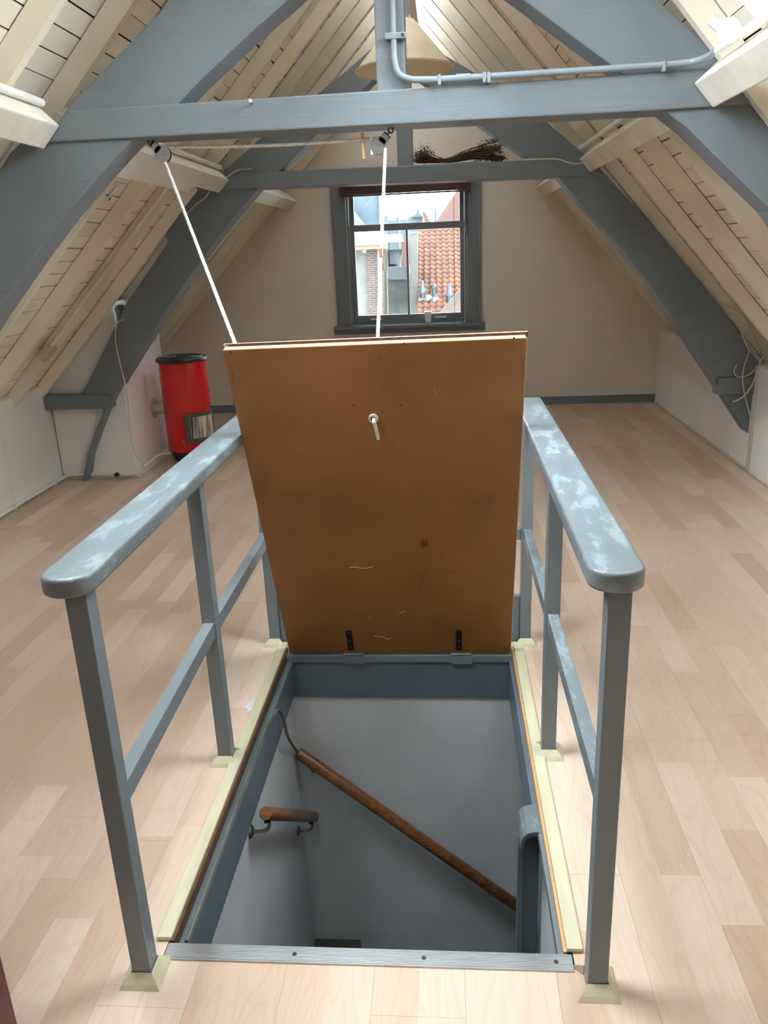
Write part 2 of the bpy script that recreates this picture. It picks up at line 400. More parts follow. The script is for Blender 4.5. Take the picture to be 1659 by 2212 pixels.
board_me = unit_mesh('roof_board', 'cream_board')
rafter_me = unit_mesh('rafter', 'cream_rafter')
RAFT = {'L': [-2.75, -2.24, -1.8, -1.35, -0.9, -0.5, -0.1, 0.4, 0.87, 1.36, 2.54, 3.01, 3.455, 3.90, 4.34, 4.83, 5.29, 5.72, 6.12, 6.49, 6.92, 7.38, 7.84, 8.24],
        'R': [-2.75, -2.24, -1.7, -1.2, -0.7, -0.2, 0.3, 0.8, 1.35, 1.92, 2.78, 3.19, 3.70, 4.21, 4.74, 5.28, 5.785, 6.27, 6.77, 7.26, 7.75, 8.22]}
for side, nm in (('L', 'ceiling_left'), ('R', 'ceiling_right')):
    th = TL if side == 'L' else TR
    # dark underlay plate, split round the roof windows
    m = MB()
    strips = sorted(set([0.0, LEN[side]]+[t for wn in ROOFWIN[side] for t in wn[2:]]))
    for a, b in zip(strips[:-1], strips[1:]):
        cuts = [(wn[0], wn[1]) for wn in ROOFWIN[side] if wn[2] < b-1e-4 and wn[3] > a+1e-4]
        for p, q in spans(Y0-0.1, Y1+0.25, cuts):
            c0, c1, c2, c3 = slope_pt(side, a, DEP+0.022), slope_pt(side, b, DEP+0.022), slope_pt(side, b, DEP+0.06), slope_pt(side, a, DEP+0.06)
            m.hexa([Vector((c.x, y, c.z)) for y in (p, q) for c in (c0, c1, c2, c3)])
    root = m.build(nm, 'black_gap', kind='structure')
    tag(root, 'cream boarded %s roof slope with exposed rafters' % ('left' if side == 'L' else 'right'), 'ceiling')
    pitch = 0.0955; k = 0; t = 0.0
    while t < LEN[side]-0.02:
        t1 = min(t+pitch, LEN[side])
        gap = random.choice((0.003, 0.005, 0.0065, 0.008, 0.0095))
        mid = (t+t1-gap)/2; wd = t1-gap-t
        cuts = [(wn[0], wn[1]) for wn in ROOFWIN[side] if wn[2] < t1-0.003 and wn[3] > t+0.003]
        for p, q in spans(Y0, Y1+0.02, cuts):
            c = slope_pt(side, mid, DEP+0.010+random.uniform(0, 0.0035))
            inst('board', board_me, root, (c.x, (p+q)/2, c.z), (0, -th if side == 'L' else th, 0), (wd, q-p, 0.016))
        t = t1; k += 1
    for y in RAFT[side]:
        cuts = [(wn[2], wn[3]) for wn in ROOFWIN[side] if wn[0]-0.02 < y < wn[1]+0.02 and not (abs(y-wn[1]) < 0.03)]
        for a, b in spans(0.03, LEN[side]-0.05, cuts):
            c = slope_pt(side, (a+b)/2, DEP/2)
            inst('rafter', rafter_me, root, (c.x, y, c.z), (0, (-th if side == 'L' else th)+random.uniform(-.003, .003), random.uniform(-.006, .006)), (b-a, 0.042, DEP-0.001))
    # purlins, square to the slope, running between the trusses
    for (ya, yb) in ((Y0, 3.20), (3.38, 5.69), (5.89, 8.29)):
        if side == 'L':
            tp = tL(-1.52)+0.07
            pa, pb, pc, pd = [slope_pt('L', tp-0.055, -0.002), slope_pt('L', tp+0.055, -0.002), slope_pt('L', tp+0.055, -0.128), slope_pt('L', tp-0.055, -0.128)]
        else:
            tp = tR(0.96)+0.07
            pa, pb, pc, pd = [slope_pt('R', tp-0.055, -0.002), slope_pt('R', tp+0.055, -0.002), slope_pt('R', tp+0.055, -0.105), slope_pt('R', tp-0.055, -0.105)]
        m = MB(); m.hexa([Vector((c.x, y, c.z)) for y in (ya, yb) for c in (pa, pb, pc, pd)])
        m.build('purlin', 'purlin_cream', root, bevel=0.006)
    # roof windows: lining boards, frame, pane
    for wi, (a, b, t0, t1) in enumerate(ROOFWIN[side]):
        n = len([o for o in C.objects if o.name.startswith('window_')])+2
        wr = empty('window_%d' % n, (slope_pt(side, t1).x, (a+b)/2, slope_pt(side, t1).z),
                   'white lined roof window in the %s slope %s' % ('left' if side == 'L' else 'right', 'above the purlin with the junction box' if wi == 0 and side == 'R' else 'out of view, added to match the light'), 'window', kind='structure')
        def lin(ta, tb, ya, yb, o0, o1, nm_, mt):
            q = [slope_pt(side, ta, o0), slope_pt(side, tb, o0), slope_pt(side, tb, o1), slope_pt(side, ta, o1)]
            mm = MB(); mm.hexa([Vector((c.x, y, c.z)) for y in (ya, yb) for c in q]); return mm.build(nm_, mt, wr)
        lin(t0-0.02, t0, a-0.02, b+0.02, 0.0, 0.20, 'lining', 'white_panel'); lin(t1, t1+0.02, a-0.02, b+0.02, 0.0, 0.20, 'lining', 'white_panel')
        lin(t0, t1, a-0.02, a, 0.0, 0.20, 'lining', 'white_panel'); lin(t0, t1, b, b+0.02, 0.0, 0.20, 'lining', 'white_panel')
        lin(t0, t0+0.05, a, b, 0.17, 0.21, 'frame', 'plastic_white'); lin(t1-0.05, t1, a, b, 0.17, 0.21, 'frame', 'plastic_white')
        lin(t0+.05, t1-.05, a, a+0.05, 0.17, 0.21, 'frame', 'plastic_white'); lin(t0+.05, t1-.05, b-0.05, b, 0.17, 0.21, 'frame', 'plastic_white')
        lin(t0+.05, t1-.05, a+.05, b-.05, 0.187, 0.193, 'pane', 'pane_glass')
        c = [slope_pt(side, t0, 0.23), slope_pt(side, t1, 0.23)]
        q = [Vector((c[0].x, a, c[0].z)), Vector((c[1].x, a, c[1].z)), Vector((c[1].x, b, c[1].z)), Vector((c[0].x, b, c[0].z))]
        if side == 'L': q = [q[1], q[0], q[3], q[2]]
        # portal must face into the room (-Z towards the inside)
        portal('daylight_portal', q)
ridge = MB().box(RX-0.03, RX+0.03, Y0, Y1, RZ-0.10, RZ+0.02).build('ridge_board', 'cream_rafter', bpy.data.objects['ceiling_left'])

# ------------------------------------------------------------------ walls
def gable(name, ya, yb, mat, wx0, wx1, wz0, wz1, label):
    e = 0.12
    m = MB()
    m.prism([(-3.35, -0.12), (wx0, -0.12), (wx0, roofL(wx0)+e), (-3.35, roofL(-3.35)+e)], ya, yb)
    m.prism([(wx1, -0.12), (2.5, -0.12), (2.5, roofR(2.5)+e), (wx1, roofR(wx1)+e)], ya, yb)
    m.box(wx0, wx1, ya, yb, -0.12, wz0)
    m.prism([(wx0, wz1), (wx1, wz1), (wx1, roofR(wx1)+e), (RX, RZ+e), (wx0, roofL(wx0)+e)], ya, yb)
    return tag(m.build(name, mat, kind='structure'), label, 'wall')
WX0, WX1, WZ0, WZ1 = -0.955, 0.228, 0.885, 2.26
gable('wall_far', Y1, Y1+0.24, 'gable_plaster', WX0, WX1, WZ0, WZ1, 'beige plastered far gable wall with the sash window')
tag(MB().prism([(-3.35, -0.12), (2.5, -0.12), (2.5, roofR(2.5)+.12), (RX, RZ+.12), (-3.35, roofL(-3.35)+.12)], Y0-0.24, Y0).build('wall_back', 'gable_plaster', kind='structure'), 'beige plastered gable wall behind the viewer', 'wall')
portal('daylight_portal', [Vector((WX0, Y1+0.2, WZ0)), Vector((WX0, Y1+0.2, WZ1)), Vector((WX1, Y1+0.2, WZ1)), Vector((WX1, Y1+0.2, WZ0))])
# left knee wall, panel by panel
wl = MB().box(XL-0.06, XL-0.012, Y0, 8.3, -0.1, 0.735).build('wall_left', 'white_panel', kind='structure')
tag(wl, 'low white panelled knee wall under the left roof slope', 'wall')
ys = [Y0, -1.8, -0.6, 0.6, 1.8, 3.0, 4.2, 5.05, 5.72]
for a, b in zip(ys[:-1], ys[1:]):
    MB().box(XL-0.012, XL, a+0.0015, b-0.0015, 0, 0.735).build('panel', 'white_panel', wl)
wr_ = MB().box(XR+0.012, XR+0.06, Y0, 8.3, -0.1, 0.745).build('wall_right', 'white_panel', kind='structure')
tag(wr_, 'low white panelled knee wall under the right roof slope', 'wall')
ys = [Y0, -1.8, -0.6, 0.6, 1.8, 3.0, 4.2, 5.32, 6.06, 8.3]
for a, b in zip(ys[:-1], ys[1:]):
    MB().box(XR, XR+0.012, a+0.0015, b-0.0015, 0.0, 0.745).build('panel', 'white_panel', wr_)
MB().box(XR+0.013, XR+0.32, Y0, 8.3, 0.745, 0.757).build('ledge', 'cream_rafter', wr_)
MB().box(XL-0.32, XL-0.013, Y0, 8.3, 0.735, 0.747).build('ledge', 'cream_rafter', wl)
# chimney breast (white boxed corner) beyond the second truss
bx0, bx1, by0, by1 = XL, -2.42, 5.80, 6.68
cb = MB().prism([(bx0, 0), (bx1, 0), (bx1, roofL(bx1)+0.06), (bx0, roofL(bx0)+0.06)], by0, by1).build('wall_chimney', 'white_panel', kind='structure', bevel=0.004)
tag(cb, 'white boxed chimney breast beside the red heater', 'wall')
MB().box(bx1, bx1+0.004, by0+0.002, 6.02, 0.0, roofL(bx1)-0.02).build('panel', 'white_panel', cb)
MB().box(bx1, bx1+0.004, 6.024, by1-0.002, 0.0, roofL(bx1)-0.02).build('panel', 'white_panel', cb)
# skirtings
bb = MB().box(XL, XR-0.002, Y1-0.018, Y1, 0.0, 0.095).build('baseboard_far', 'blue_grey_paint', kind='structure', bevel=0.004); tag(bb, 'blue grey skirting board along the far gable wall', 'skirting')
bb = MB().box(XL, XR-0.002, Y1-0.032, Y1-0.018, 0.0, 0.014).build('trim_1', 'pale_trim', kind='structure', bevel=0.004); tag(bb, 'thin pale bead under the far skirting board', 'trim')
bb = MB().box(XR-0.016, XR, 5.66, 8.25, 0, 0.018).build('baseboard_right', 'pale_trim', kind='structure', bevel=0.005); tag(bb, 'narrow pale wooden bead along the right knee wall', 'trim')
bb = MB().box(bx1+0.005, bx1+0.019, by0, by1, 0, 0.05).build('baseboard_chimney', 'white_panel', kind='structure', bevel=0.004); tag(bb, 'white skirting strip at the foot of the chimney breast', 'skirting')

# ------------------------------------------------------------------ floor
HX0, HX1, HY0, HY1 = -0.70, 0.272, 1.455, 2.975          # hatch opening in the floor
fl = MB()
for (a, b, c, d) in ((XL-.05, HX0, Y0, Y1), (HX1, XR+.05, Y0, Y1), (HX0, HX1, Y0, HY0-0.03), (HX0, HX1, HY1, Y1)):
    fl.box(a, b, c, d, -0.20, -0.009)
fl = tag(fl.build('floor', 'black_gap', kind='structure'), 'pale beech laminate attic floor around the open hatch', 'floor')
plank_me = unit_mesh('plank', 'beech_laminate')
def rect_minus(r, h):
    x0, x1, y0, y1 = r; a, b, c, d = h
    if b <= x0 or a >= x1 or d <= y0 or c >= y1: return [r]
    out = []
    if y0 < c: out.append((x0, x1, y0, c))
    if y1 > d: out.append((x0, x1, d, y1))
    ya, yb = max(y0, c), min(y1, d)
    if x0 < a: out.append((x0, a, ya, yb))
    if x1 > b: out.append((b, x1, ya, yb))
    return out
k = 0; x = -0.607-0.21*12
while x < XR:
    y = Y0-random.uniform(0, 1.2)
    if -0.95 < x < 0.4: y = Y0-((k*0.43) % 1.29)
    while y < Y1:
        r = (max(x, XL), min(x+0.2095, XR), max(y, Y0), min(y+1.2895, Y1))
        if r[1]-r[0] > 0.01 and r[3]-r[2] > 0.01:
            for q in rect_minus(r, (HX0-0.005, HX1+0.008, HY0-0.02, HY1+0.03)):
                if q[1]-q[0] > 0.004 and q[3]-q[2] > 0.004:
                    inst('plank', plank_me, fl, ((q[0]+q[1])/2, (q[2]+q[3])/2, -0.0045), (0, 0, 0), (q[1]-q[0], q[3]-q[2], 0.009))
        y += 1.29
    x += 0.21; k += 1
m = MB()
for i in range(9):
    a = 2*math.pi*i/9; 
sp = at(527, 1527, 2.5)
pz = []
for i in range(14):
    a = 2*math.pi*i/14; rr = random.uniform(0.55, 1.0)
    pz.append((-0.745-0.028*math.cos(a)*rr, 2.545+0.05*math.sin(a)*rr))
tag(MB().prism([(a, b) for a, b in pz], 0.0, 0.0015, 'z').build('plaster_splash', 'torn_paper'), 'dried white plaster splash on the floor beside the left hatch trim', 'stain')

# ------------------------------------------------------------------ trusses
def truss(ya, yb, label, legL_in, legL_out, legR_in, legR_out, upL, upR, king, beam, blkL, blkR):
    o = empty('roof_truss', (king[0], (ya+yb)/2, 0), label, 'roof truss', 'curved blue grey trusses')
    MB().prism(beam, ya-0.006, yb).build('collar_beam', 'old_beam_paint', o, bevel=0.006)
    MB().prism(legL_in+legL_out[::-1], ya+0.008, yb-0.004).build('curved_leg', 'old_beam_paint', o, bevel=0.006)
    MB().prism(legR_in+legR_out[::-1], ya+0.008, yb-0.004).build('curved_leg', 'old_beam_paint', o, bevel=0.006)
    MB().prism(upL, ya+0.010, yb-0.004).build('principal_rafter', 'old_beam_paint', o, bevel=0.006)
    MB().prism(upR, ya+0.010, yb-0.004).build('principal_rafter', 'old_beam_paint', o, bevel=0.006)
    MB().box(king[0]-king[1], king[0]+king[1], ya+0.002, yb-0.03, beam[0][1]+0.05, RZ-0.05).build('king_post', 'old_beam_paint', o, bevel=0.006)
    for b in (blkL, blkR):
        MB().box(*b).build('foot_block', 'blue_grey_paint', o, bevel=0.006)
    return o
T2L_in = [(-1.223, 2.06), (-1.451, 1.847), (-1.635, 1.658), (-1.825, 1.448), (-2.024, 1.216), (-2.231, 0.959), (-2.403, 0.744), (-2.541, 0.539), (-2.64, 0.364), (-2.721, 0.203), (-2.784, 0.0)]
def dl(ps, dx, dz=0): return [(a+dx, b+dz) for a, b in ps]
o5 = lambda u, v: (at(u, v, 5.70).x, at(u, v, 5.70).z)
T2L_out = [(-1.60, 2.06), o5(405, 377), o5(385, 406), o5(400, 423), o5(398, 450), o5(386, 462), o5(360, 495), o5(357, 511), o5(362, 523), o5(271, 656), o5(178, 850), (-2.70, 0.62), (-2.568, 0.57), (-2.578, 0.53), (-2.672, 0.364), (-2.753, 0.203), (-2.818, 0.0)]
T2R_in = [(0.727, 2.06), (0.897, 1.863), (1.151, 1.606), (1.381, 1.329), (1.55, 1.108), (1.725, 0.852), (1.868, 0.655), (2.012, 0.455), (2.175, 0.225)]
T2R_out = [(1.03, 2.06), (1.356, 1.728), (1.683, 1.377), (1.886, 1.143), (2.027, 0.952), (2.19, 0.758), (2.195, 0.55), (2.195, 0.40), (2.185, 0.225)]
truss(5.70, 5.88, 'dark grey curved truss nearer the far gable with dried flowers on its beam',
      T2L_in, T2L_out, T2R_in, T2R_out,
      [(-1.20, 2.06), (-0.25, 2.80), (-0.25, 2.97), (-0.633, 2.70), (-1.212, 2.344), (-1.62, 2.06)],
      [(0.68, 2.06), (0.272, 2.34), (-0.24, 2.72), (-0.24, 2.97), (-0.022, 2.80), (0.293, 2.616), (0.673, 2.356), (1.04, 2.06)],
      (-0.246, 0.051), [(-1.66, 2.043), (0.98, 2.02), (1.05, 2.02), (0.93, 2.128), (-1.745, 2.142)],
      (XL, -2.497, 5.69, 5.80, 0.565, 0.672), (1.90, 2.2, 5.69, 5.80, 0.548, 0.668))
T1L_in = [(-1.149, 2.06), (-1.261, 1.97), (-1.367, 1.883), (-1.478, 1.786), (-1.617, 1.652), (-1.839, 1.423)]+T2L_in[4:]
T1R_in = [(0.76, 2.07), (0.886, 1.978), (1.029, 1.847), (1.21, 1.687), (1.42, 1.42), (1.61, 1.12), (1.79, 0.86), (1.93, 0.655), (2.05, 0.455), (2.18, 0.225)]
T1R_out = [(1.20, 2.05), (1.45, 1.75), (1.73, 1.40), (1.93, 1.15), (2.06, 0.96), (2.20, 0.76), (2.21, 0.55), (2.21, 0.40), (2.19, 0.225)]
T1L_out = [(-1.60, 2.06), (-1.66, 2.02), (-1.95, 1.72), (-2.27, 1.31), (-2.70, 0.68), (-2.74, 0.40), (-2.79, 0.22), (-2.85, 0.0)]
truss(3.21, 3.37, 'large blue grey curved truss across the top of the view with pulleys under its beam',
      T1L_in, T1L_out, T1R_in, T1R_out,
      [(-1.02, 2.12), (-0.902, 2.216), (-0.676, 2.375), (-0.532, 2.468), (-0.20, 2.70), (-0.20, 3.06), (-0.951, 2.50), (-1.373, 2.19), (-1.45, 2.12)],
      [(0.70, 2.13), (0.627, 2.18), (0.278, 2.425), (-0.15, 2.71), (-0.15, 3.10), (0.743, 2.40), (0.955, 2.226), (1.07, 2.13)],
      (-0.180, 0.053), [(-1.525, 2.046), (0.80, 2.041), (1.20, 2.046), (1.10, 2.165), (-1.40, 2.150)],
      (XL, -2.475, 3.20, 3.30, 0.565, 0.672), (1.92, 2.2, 3.20, 3.30, 0.548, 0.668))

# ------------------------------------------------------------------ far sash window
wn = empty('window_1', ((WX0+WX1)/2, Y1, WZ0), 'dark grey sash window in the far gable looking over roofs', 'window', kind='structure')
for a, b in ((-1.085, WX0), (WX1, 0.36)):
    MB().box(a, b, Y1-0.03, Y1, WZ0, 2.36).build('casing', 'blue_grey_paint', wn, bevel=0.006)
MB().box(-1.085, 0.36, Y1-0.03, Y1, WZ1, 2.38).build('casing', 'blue_grey_paint', wn, bevel=0.006)
for a, b in ((-1.092, -1.062), (0.337, 0.367)):
    MB().box(a, b, Y1-0.042, Y1-0.03, WZ0, 2.36).build('casing_bead', 'blue_grey_paint', wn, bevel=0.005)
MB().prism([(Y1, 0.80), (Y1-0.035, 0.80), (Y1-0.045, 0.83), (Y1-0.06, 0.845), (Y1-0.085, 0.855), (Y1-0.085, 0.885), (Y1+0.1, 0.892), (Y1+0.1, 0.80)], -1.135, 0.405, 'x').build('sill', 'blue_grey_paint', wn, bevel=0.004)
def sash(nm, y, x0, x1, z0, z1, st, top, bot, mid=None):
    o = MB().box(x0, x1, y, y+0.04, z0, z0+bot).build(nm, 'blue_grey_paint', wn, bevel=0.004)
    MB().box(x0, x1, y, y+0.04, z1-top, z1).build('rail', 'blue_grey_paint', o, bevel=0.004)
    MB().box(x0, x0+st, y+0.001, y+0.039, z0+bot, z1-top).build('stile', 'blue_grey_paint', o, bevel=0.003); MB().box(x1-st, x1, y+0.001, y+0.039, z0+bot, z1-top).build('stile', 'blue_grey_paint', o, bevel=0.003)
    if mid:
        MB().box(mid-0.012, mid+0.012, y+0.002, y+0.036, z0+bot, z1-top).build('glazing_bar', 'blue_grey_paint', o, bevel=0.003)
        MB().box(x0+st, mid-0.012, y+0.018, y+0.022, z0+bot, z1-top).build('pane', 'dimmed_pane_glass', o); MB().box(mid+0.012, x1-st, y+0.018, y+0.022, z0+bot, z1-top).build('pane', 'dimmed_pane_glass', o)
    else: MB().box(x0+st, x1-st, y+0.018, y+0.022, z0+bot, z1-top).build('pane', 'dimmed_pane_glass', o)
    return o
ls = sash('lower_sash', Y1+0.06, WX0+0.02, WX1-0.02, WZ0+0.008, 1.86, 0.045, 0.065, 0.085, -0.365)
sash('upper_sash', Y1+0.105, WX0+0.02, WX1-0.02, 1.80, 2.245, 0.045, 0.05, 0.06)
MB().box(WX0, WX0+0.019, Y1, Y1+0.2, WZ0+0.008, WZ1).build('jamb', 'blue_grey_paint', wn); MB().box(WX1-0.019, WX1, Y1, Y1+0.2, WZ0+0.008, WZ1).build('jamb', 'blue_grey_paint', wn)
for xx in (-0.70, -0.04):
    h = MB(); h.tube([(xx-0.06, Y1+0.045, 0.938), (xx+0.06, Y1+0.045, 0.938)], 0.008, 8)
    h.tube([(xx-0.055, Y1+0.066, 0.938), (xx-0.055, Y1+0.045, 0.938)], 0.006, 6); h.tube([(xx+0.055, Y1+0.066, 0.938), (xx+0.055, Y1+0.045, 0.938)], 0.006, 6)
    h.build('sash_handle', 'plastic_white', ls, smooth=True)
bl = empty('slatted_blind', (-0.36, Y1+0.02, 2.12), 'dark maroon slatted blind drawn up at the top of the sash window', 'blind')
MB().box(-1.0, 0.268, Y1-0.075, Y1-0.035, 2.215, 2.26).build('head_rail', 'blind_maroon', bl, bevel=0.003)
for i in range(9):
    MB().box(-1.0, 0.268, Y1-0.078, Y1-0.034, 2.135+i*0.0088, 2.135+i*0.0088+0.0080).build('slat', 'blind_maroon', bl)
MB().box(-1.0, 0.268, Y1-0.075, Y1-0.037, 2.118, 2.132).build('bottom_rail', 'blind_maroon', bl, bevel=0.003)
MB().tube([(0.105, Y1-0.08, 2.12), (0.10, Y1-0.09, 0.81)], 0.0022, 5).build('pull_cord', 'dry_brown', bl)
MB().tube([(0.228, Y1-0.06, 2.12), (0.232, Y1-0.06, 1.70)], 0.004, 6).build('tilt_rod', 'blind_maroon', bl)
c = at(925, 697, Y1+0.02)
cup = empty('cup', (c.x, Y1+0.0, 0.891), 'small white square cup standing on the far window sill', 'cup')
m = MB(); m.hexa([(c.x-.027, Y1-.03, .892), (c.x+.027, Y1-.03, .892), (c.x+.027, Y1+.025, .892), (c.x-.027, Y1+.025, .892), (c.x-.034, Y1-.037, 1.0), (c.x+.034, Y1-.037, 1.0), (c.x+.034, Y1+.03, 1.0), (c.x-.034, Y1+.03, 1.0)])
m.build('cup_body', 'plastic_white', cup, bevel=0.004); MB().box(c.x-.036, c.x+.036, Y1-.039, Y1+.032, .985, 1.003).build('cup_rim', 'plastic_white', cup, bevel=0.003)

# ------------------------------------------------------------------ hatch and stairwell
hf = empty('hatch_surround', ((HX0+HX1)/2, HY0, -0.2), 'worn blue painted frame lining the hatch opening with pale edge trims', 'hatch frame')
MB().box(-0.735, -0.697, 1.478, 3.03, 0.0, 0.014).build('edge_trim', 'pale_trim', hf, bevel=0.005)
MB().box(0.266, 0.304, 1.478, 3.03, 0.0, 0.014).build('edge_trim', 'pale_trim', hf, bevel=0.005)
MB().box(-0.7, -0.690, 1.478, 2.99, -0.05, 0.004).build('plywood_edge', 'dry_brown', hf)
MB().box(0.258, 0.266, 1.478, 2.99, -0.05, 0.004).build('plywood_edge', 'peg_wood', hf)
MB().box(-0.76, -0.664, 1.44, 2.96, -0.185, -0.030).build('side_lining', 'stair_blue', hf, bevel=0.004)
MB().box(0.244, 0.33, 2.03, 2.96, -0.20, -0.030).build('side_lining', 'stair_blue', hf, bevel=0.004)
MB().box(0.246, 0.33, 1.44, 2.01, -0.045, -0.012).build('side_lining', 'blue_grey_paint', hf, bevel=0.006)
MB().box(-0.76, 0.33, 2.945, 3.03, -0.207, -0.035).build('far_lining', 'stair_blue', hf, bevel=0.003)
MB().box(-0.70, 0.27, 2.938, 3.0, -0.038, -0.004).build('hinge_rail', 'blue_grey_paint', hf, bevel=0.004)
ns = MB()
n = 9
for i in range(n):
    ns.box(-0.70, 0.275, 1.428+i*0.0043, 1.428+i*0.0043+0.0033, 0.004, 0.0065)
ns.box(-0.70, 0.275, 1.425, 1.468, 0.0, 0.005); ns.box(-0.70, 0.275, 1.466, 1.470, -0.03, 0.005)
nos = ns.build('ribbed_nosing', 'aluminium', hf)
for u in (637, 916, 1201):
    p = at(u, 2078+(u-916)*0.03, 1.447); MB().lathe([(0, 0.008), (0.005, 0.0078), (0.006, 0.006)], (p.x, 1.447, 0), 10).build('screw', 'dark_iron', nos)
# stairwell walls
sw = MB(); sw.box(-0.80, -0.678, 1.2, 3.1, -2.7, -0.186); sw.box(-0.80, 0.9, 2.955, 3.1, -2.7, -0.208); sw.box(0.272, 0.34, 1.2, 1.984, -2.7, -0.046)
tag(sw.build('wall_stairwell', 'stair_plaster', kind='structure'), 'bluish white plastered walls down the dark stairwell', 'wall')
sd = MB(); sd.box(-0.8, 0.9, 1.10, 1.2, -2.7, -0.2); sd.box(0.9, 1.0, 1.1, 3.1, -2.7, -0.2); sd.box(0.33, 1.0, 1.1, 3.1, -0.24, -0.2)  # unseen walls, made dark to keep bounced light out of the well
tag(sd.build('wall_stair_dark', 'stair_blue', kind='structure'), 'unseen stairwell walls coloured dark to cut bounced light', 'wall')
tag(MB().box(-0.8, 1.0, 1.1, 3.1, -2.75, -2.68).build('floor_lower', 'lower_floor', kind='structure'), 'dark landing at the foot of the stairwell', 'floor')
tag(MB().box(-0.8, -0.7, 1.1, 1.45, -0.2, -0.19).build('trim_2', 'stair_blue', kind='structure'), 'blue fillet under the near hatch edge', 'trim')
st = empty('staircase', (-0.2, 1.5, -2.68), 'steep dark stair dropping from the near edge of the hatch', 'stairs')
for i in range(11):
    z = -0.225*(i+1); y = 1.49+0.085*i
    MB().box(-0.67, 0.22, y-0.06, y+0.12, z-0.03, z).build('tread', 'dark_tread', st, bevel=0.006)
    MB().box(-0.67, 0.22, y-0.07, y-0.055, z-0.03, z+0.195).build('riser', 'stair_blue', st)
p1 = at(665, 2045, 2.6); 
MB().box(-0.67, -0.45, 2.80, 2.95, -1.60, -1.545).build('winder_tread', 'dark_tread', st, bevel=0.006)
# newel board on the right side of the well with a curled top cap
nw = empty('newel_post', (0.23, 2.0, -0.9), 'blue painted newel post with a rounded worn cap on the right of the stairwell', 'newel post')
MB().box(0.208, 0.262, 1.985, 2.03, -1.6, -0.05).build('post', 'stair_blue', nw, bevel=0.005)
MB().box(0.196, 0.212, 1.975, 1.995, -1.6, -0.09).build('bead', 'blue_grey_paint', nw, bevel=0.003)
cap = MB(); pr = [(0.262, -0.012), (0.235, -0.010), (0.215, -0.016), (0.203, -0.030), (0.197, -0.052), (0.197, -0.085), (0.205, -0.085), (0.206, -0.054), (0.213, -0.036), (0.225, -0.026), (0.262, -0.024)]
cap.prism(pr, 1.90, 2.02); cap.build('cap', 'worn_rail_paint', nw, smooth=False)
# handrails in the well
def rail_thing(label, pts, r, brackets, wallaxis):
    o = empty('stair_handrail', pts[0], label, 'handrail', 'brown stair handrails')
    a, b = Vector(pts[0]), Vector(pts[1])
    m = MB().tube([a, a+(b-a)*0.004, b-(b-a)*0.004, b], [r*0.86, r, r, r*0.86], 18)
    rl = m.build('rail', 'varnished_rail', o, smooth=True)
    # orient the grain along the rail
    for bp in brackets:
        bp = a+(b-a)*bp
        q = MB()
        if wallaxis == 'x':
            wx = -0.677
            q.tube(smooth_path([bp+Vector((0, 0, -r)), bp+Vector((0, 0, -r-0.025)), bp+Vector((-0.012, 0, -r-0.045)), Vector((wx+0.02, bp.y, bp.z-r-0.052)), Vector((wx+0.004, bp.y, bp.z-r-0.052))]), 0.0065, 10)
            q.tube([Vector((wx, bp.y, bp.z-r-0.052)), Vector((wx+0.005, bp.y, bp.z-r-0.052)), Vector((wx+0.012, bp.y, bp.z-r-0.052))], [0.024, 0.022, 0.009], 16)
            q.obox(bp+Vector((0, 0, -r)), (0, 1, 0), (1, 0, 0), (0, 0, 1), 0.04, 0.02, 0.004)
        else:
            wy = 2.954
            q.tube(smooth_path([bp+Vector((0, 0, -r)), bp+Vector((0, 0.01, -r-0.03)), Vector((bp.x, wy-0.004, bp.z-r-0.035))]), 0.007, 8)
            q.tube([Vector((bp.x, wy, bp.z-r-0.035)), Vector((bp.x, wy-0.008, bp.z-r-0.035))], 0.022, 14)
        q.build('bracket', 'dull_bronze', o, smooth=True)
    return o
pa = atx(574, 1757, -0.612); pb = atx(678, 1765, -0.612)
rail_thing('short round varnished handrail bracketed to the left stairwell wall', [pa, pb], 0.0225, (0.03, 0.93), 'x')
la, lb = at(643, 1625, 2.895), at(1128, 1965, 2.895)
rail_thing('long dark brown handrail sloping down along the far stairwell wall', [la, lb], 0.026, (0.06, 0.85), 'y')
# black cable from the ledge over to the long handrail
cbp = [(-0.669, 1.50, -0.023), (-0.670, 1.8, -0.023), (-0.671, 2.2, -0.023), (-0.670, 2.42, -0.022)]
q0, q1, q2, q3, q4 = atx(588, 1552, -0.668), atx(600, 1534, -0.655), atx(612, 1550, -0.645), atx(622, 1592, -0.640), at(641, 1622, 2.885)
tag(MB().tube(smooth_path(cbp+[q0, q1, q2, q3, q4], 8), 0.0062, 8).build('cable', 'cable_olive', smooth=True), 'dark cable running along the left hatch ledge and looping down to the long handrail', 'cable')

# ------------------------------------------------------------------ trapdoor
hz = Vector((0, 2.945, 0.0)); up = Vector((0, -0.49, 1.335)).normalized(); nr = Vector((0, -up.z, up.y))  # nr faces the viewer, downwards
td = empty('trapdoor', (-0.21, 2.945, 0.0), 'brown hardboard trapdoor standing open and tilted towards the viewer', 'trapdoor')
def dpt(x, s, d): return Vector((x, 0, 0))+hz+up*s-nr*d
def slab(nm, mt, xb0, xb1, xt0, xt1, s0, s1a, s1b, d0, d1, bev=0.0):
    m = MB(); m.hexa([dpt(xb0, s0, d0), dpt(xb1, s0, d0), dpt(xb1, s0, d1), dpt(xb0, s0, d1), dpt(xt0, s1a, d0), dpt(xt1, s1b, d0), dpt(xt1, s1b, d1), dpt(xt0, s1a, d1)])
    return m.build(nm, mt, td, bevel=bev)
slab('underside_panel', 'brown_hardboard', -0.674, 0.249, -0.693, 0.246, 0.006, 1.413, 1.421, 0.0, 0.007)
slab('core', 'mdf_core', -0.672, 0.247, -0.691, 0.244, 0.006, 1.411, 1.419, 0.0072, 0.028)
